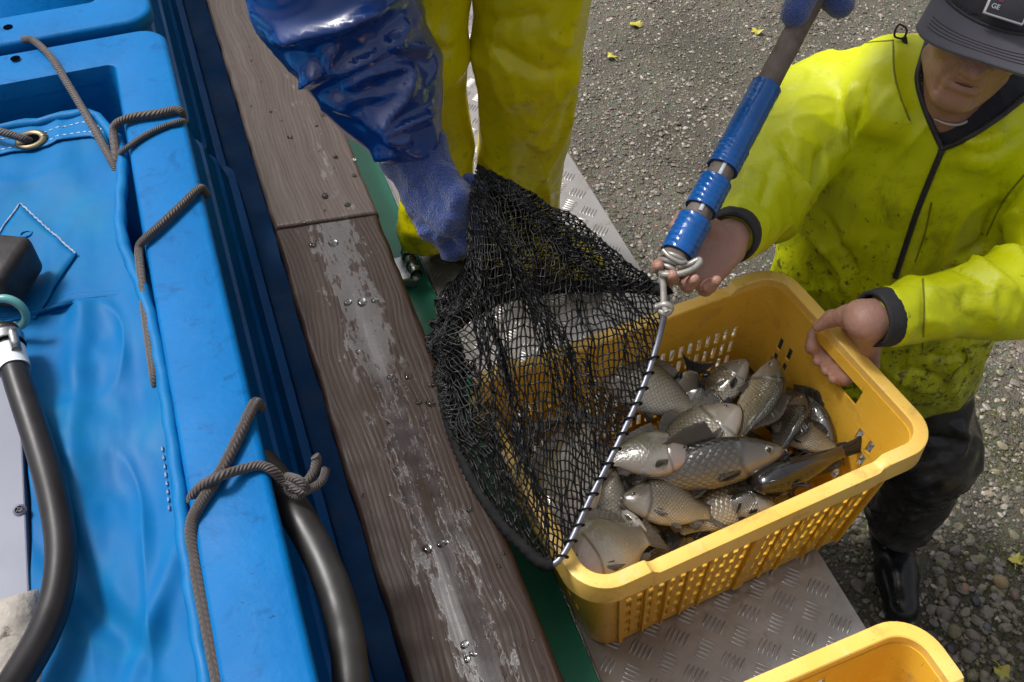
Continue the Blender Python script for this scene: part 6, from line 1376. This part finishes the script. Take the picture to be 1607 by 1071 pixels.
# the mesh bag: knotted twine relaxed under its own weight between hoop and fist
NA, NR = 132, 66; EL = 0.0098
GC = atd(735, 318, 1.375)
def bag(inner=0.0, ph=0.0):
    s = (np.arange(NA)[None] + 0.5 * (np.arange(NR)[:, None] % 2)) * PER / NA
    base = loop_at(s[0])
    gdir = unit(HP.mean(0) - GC); gu = unit(np.cross(gdir, (0, 0, 1))); gw = np.cross(gdir, gu)
    ang = s / PER * 2 * math.pi
    # the fist bunches the bag's end along a short ridge
    g1, g2 = atd(752, 262, 1.375), atd(738, 408, 1.375); gc = (g1 + g2) / 2; gl = (g1 - g2) / 2; gx_ = unit(np.cross(gl, gdir))
    gx_ = gx_ * np.sign(gx_ @ ((S0 + E0) / 2 - gc)); a0 = math.pi / 2 - 2 * math.pi * np.arange(NA) / NA; ang = np.tile(a0[None], (NR, 1))
    tip = gc + np.sin(ang)[..., None] * gl + 0.030 * np.cos(ang)[..., None] * gx_ + 0.010 * np.sin(ang * 9)[..., None] * gdir
    w1 = np.arange(NR) / (NR - 1); w = np.tile(w1[:, None], (1, NA)); sn_ = s / PER
    # strands crowd together into creases that run from the fist to the hoop
    sh_ = 0.027 * np.sin(sn_ * 2 * math.pi * 7 + 1.0 + ph) + 0.012 * np.sin(sn_ * 2 * math.pi * 13 + 2.2 + 2 * w)
    s2 = s + PER * sh_ * np.clip(w * 1.6, 0, 1)
    H_ = loop_at(s2.ravel()).reshape(NR, NA, 3); H_[0] = loop_at(s[0])
    jt = np.interp((s2 / PER * NA) % NA, np.arange(NA + 1), np.r_[a0, a0[0] - 2 * math.pi])
    tip = gc + np.sin(jt)[..., None] * gl + 0.032 * np.cos(jt)[..., None] * gx_
    D_ = np.linalg.norm(tip - H_, axis=2); lw_ = np.clip((0.27 - (H_ @ TN)) / 0.12, 0, 1) * np.clip((1.12 - (H_ @ TT)) / 0.12, 0.25, 1); slack = np.clip(0.47 - D_, 0.0, 0.3) * lw_
    X = H_ * (1 - w[..., None]) + tip * w[..., None]
    env0 = np.sin(math.pi * w); X[..., 2] += 0.012 * env0 * (1 - lw_)
    ax_ = HP.mean(0) * (1 - w[..., None]) + gc * w[..., None]
    o_ = X - ax_; o_ /= np.linalg.norm(o_, axis=2)[..., None] + 1e-9
    dr = tip - H_; dr /= np.linalg.norm(dr, axis=2)[..., None]; o_ -= dr * (o_ * dr).sum(2)[..., None]; o_ /= np.linalg.norm(o_, axis=2)[..., None] + 1e-9
    P3 = np.stack([sn_ * 9, w * 2.2, 0 * w + ph], -1).reshape(-1, 3)
    n1 = fbm(P3, 2).reshape(w.shape); n2 = fbm(P3 * np.array((2.2, 2.5, 1)) + 9, 3).reshape(w.shape)
    env = np.sin(math.pi * w) ** 0.8
    sag = slack / 0.3
    bulge = env * (0.004 + 0.055 * sag ** 1.2) * (1 + 0.5 * n1)
    waves = env * (0.003 + 0.030 * sag) * np.sin(w * math.pi * (3 + 5 * sag) + 4 * n1 + sn_ * 20)
    rad = 0.006 * env * np.sin(sn_ * 2 * math.pi * 16 + 3 * n2 + ph * 2)
    X = X + o_ * (bulge + waves * 0.75 + rad + 0.004 * n2 * env)[..., None] + dr * (0.022 * sag * env * np.cos(w * math.pi * (3 + 5 * sag) + 4 * n1 + sn_ * 20))[..., None]
    X[..., 2] -= 0.045 * sag * env ** 2 * (o_[..., 2] < 0.5)
    X = X - o_ * (inner * env)[..., None] * (0.5 + lw_ * 0.8)[..., None]
    X = X + np.random.default_rng(5).normal(0, 0.0011, X.shape) * (w > 0.01)[..., None]
    nn = X @ TN; X[..., 2] = np.where((nn < 0.232) & (X[..., 2] < 1.079), 1.079 + 0.3 * (1.079 - X[..., 2]).clip(0, 0.05), X[..., 2])
    return X
BX = bag()
def twine(X, r=0.00105, j0=0, keep=None):
    fl = X.reshape(-1, 3); E = []
    for j in range(j0, NR - 1):
        i = np.arange(NA); a = j * NA + i
        sh_ = -1 if j % 2 == 0 else 1
        E.append(np.stack([a, (j + 1) * NA + i], -1)); E.append(np.stack([a, (j + 1) * NA + (i + sh_) % NA], -1))
    E = np.concatenate(E)
    if keep is not None: E = E[keep[E[:, 0]] & keep[E[:, 1]]]
    A, B = fl[E[:, 0]], fl[E[:, 1]]; T = B - A; L_ = np.linalg.norm(T, axis=1)[:, None] + 1e-9; T = T / L_
    ref = np.where(np.abs(T[:, 2:3]) < 0.9, np.array([[0, 0, 1.0]]), np.array([[1.0, 0, 0]])); U = np.cross(T, ref); U /= np.linalg.norm(U, axis=1)[:, None]; W = np.cross(T, U)
    A = A - T * r * 0.8; B = B + T * r * 0.8; k = 4
    Vs = []
    for P_, rr in ((A, r * 1.45), ((A + B) / 2, r), (B, r * 1.45)):
        for q in range(k): a = 2 * math.pi * q / k; Vs.append(P_ + rr * (math.cos(a) * U + math.sin(a) * W))
    V = np.stack(Vs, 1); n = len(E); o = (np.arange(n) * 3 * k)[:, None]
    F = [np.concatenate([o + [a * k + q, a * k + (q + 1) % k, (a + 1) * k + (q + 1) % k, (a + 1) * k + q], ], 1) for a in (0, 1) for q in range(k)]
    return V.reshape(-1, 3), [np.concatenate(F)]
se, s1 = PER * 0.0, PER
hs = np.linspace(0.375, PER - 0.005, 140)
part('hem_cord', tube(loop_at(hs), 0.0085, 10, None, disp=lambda r, s, th: r * (1 + 0.18 * np.sin(s * 420 + th * 2))), M['hem_cord'], hoop, world=True)
B2 = bag(0.030, 2.3)
part('mesh_bag', join(twine(BX), twine(B2, 0.0010, 8, (B2[..., :] @ TN < 0.245).ravel())), M['net'], net, world=True, kind='stuff')
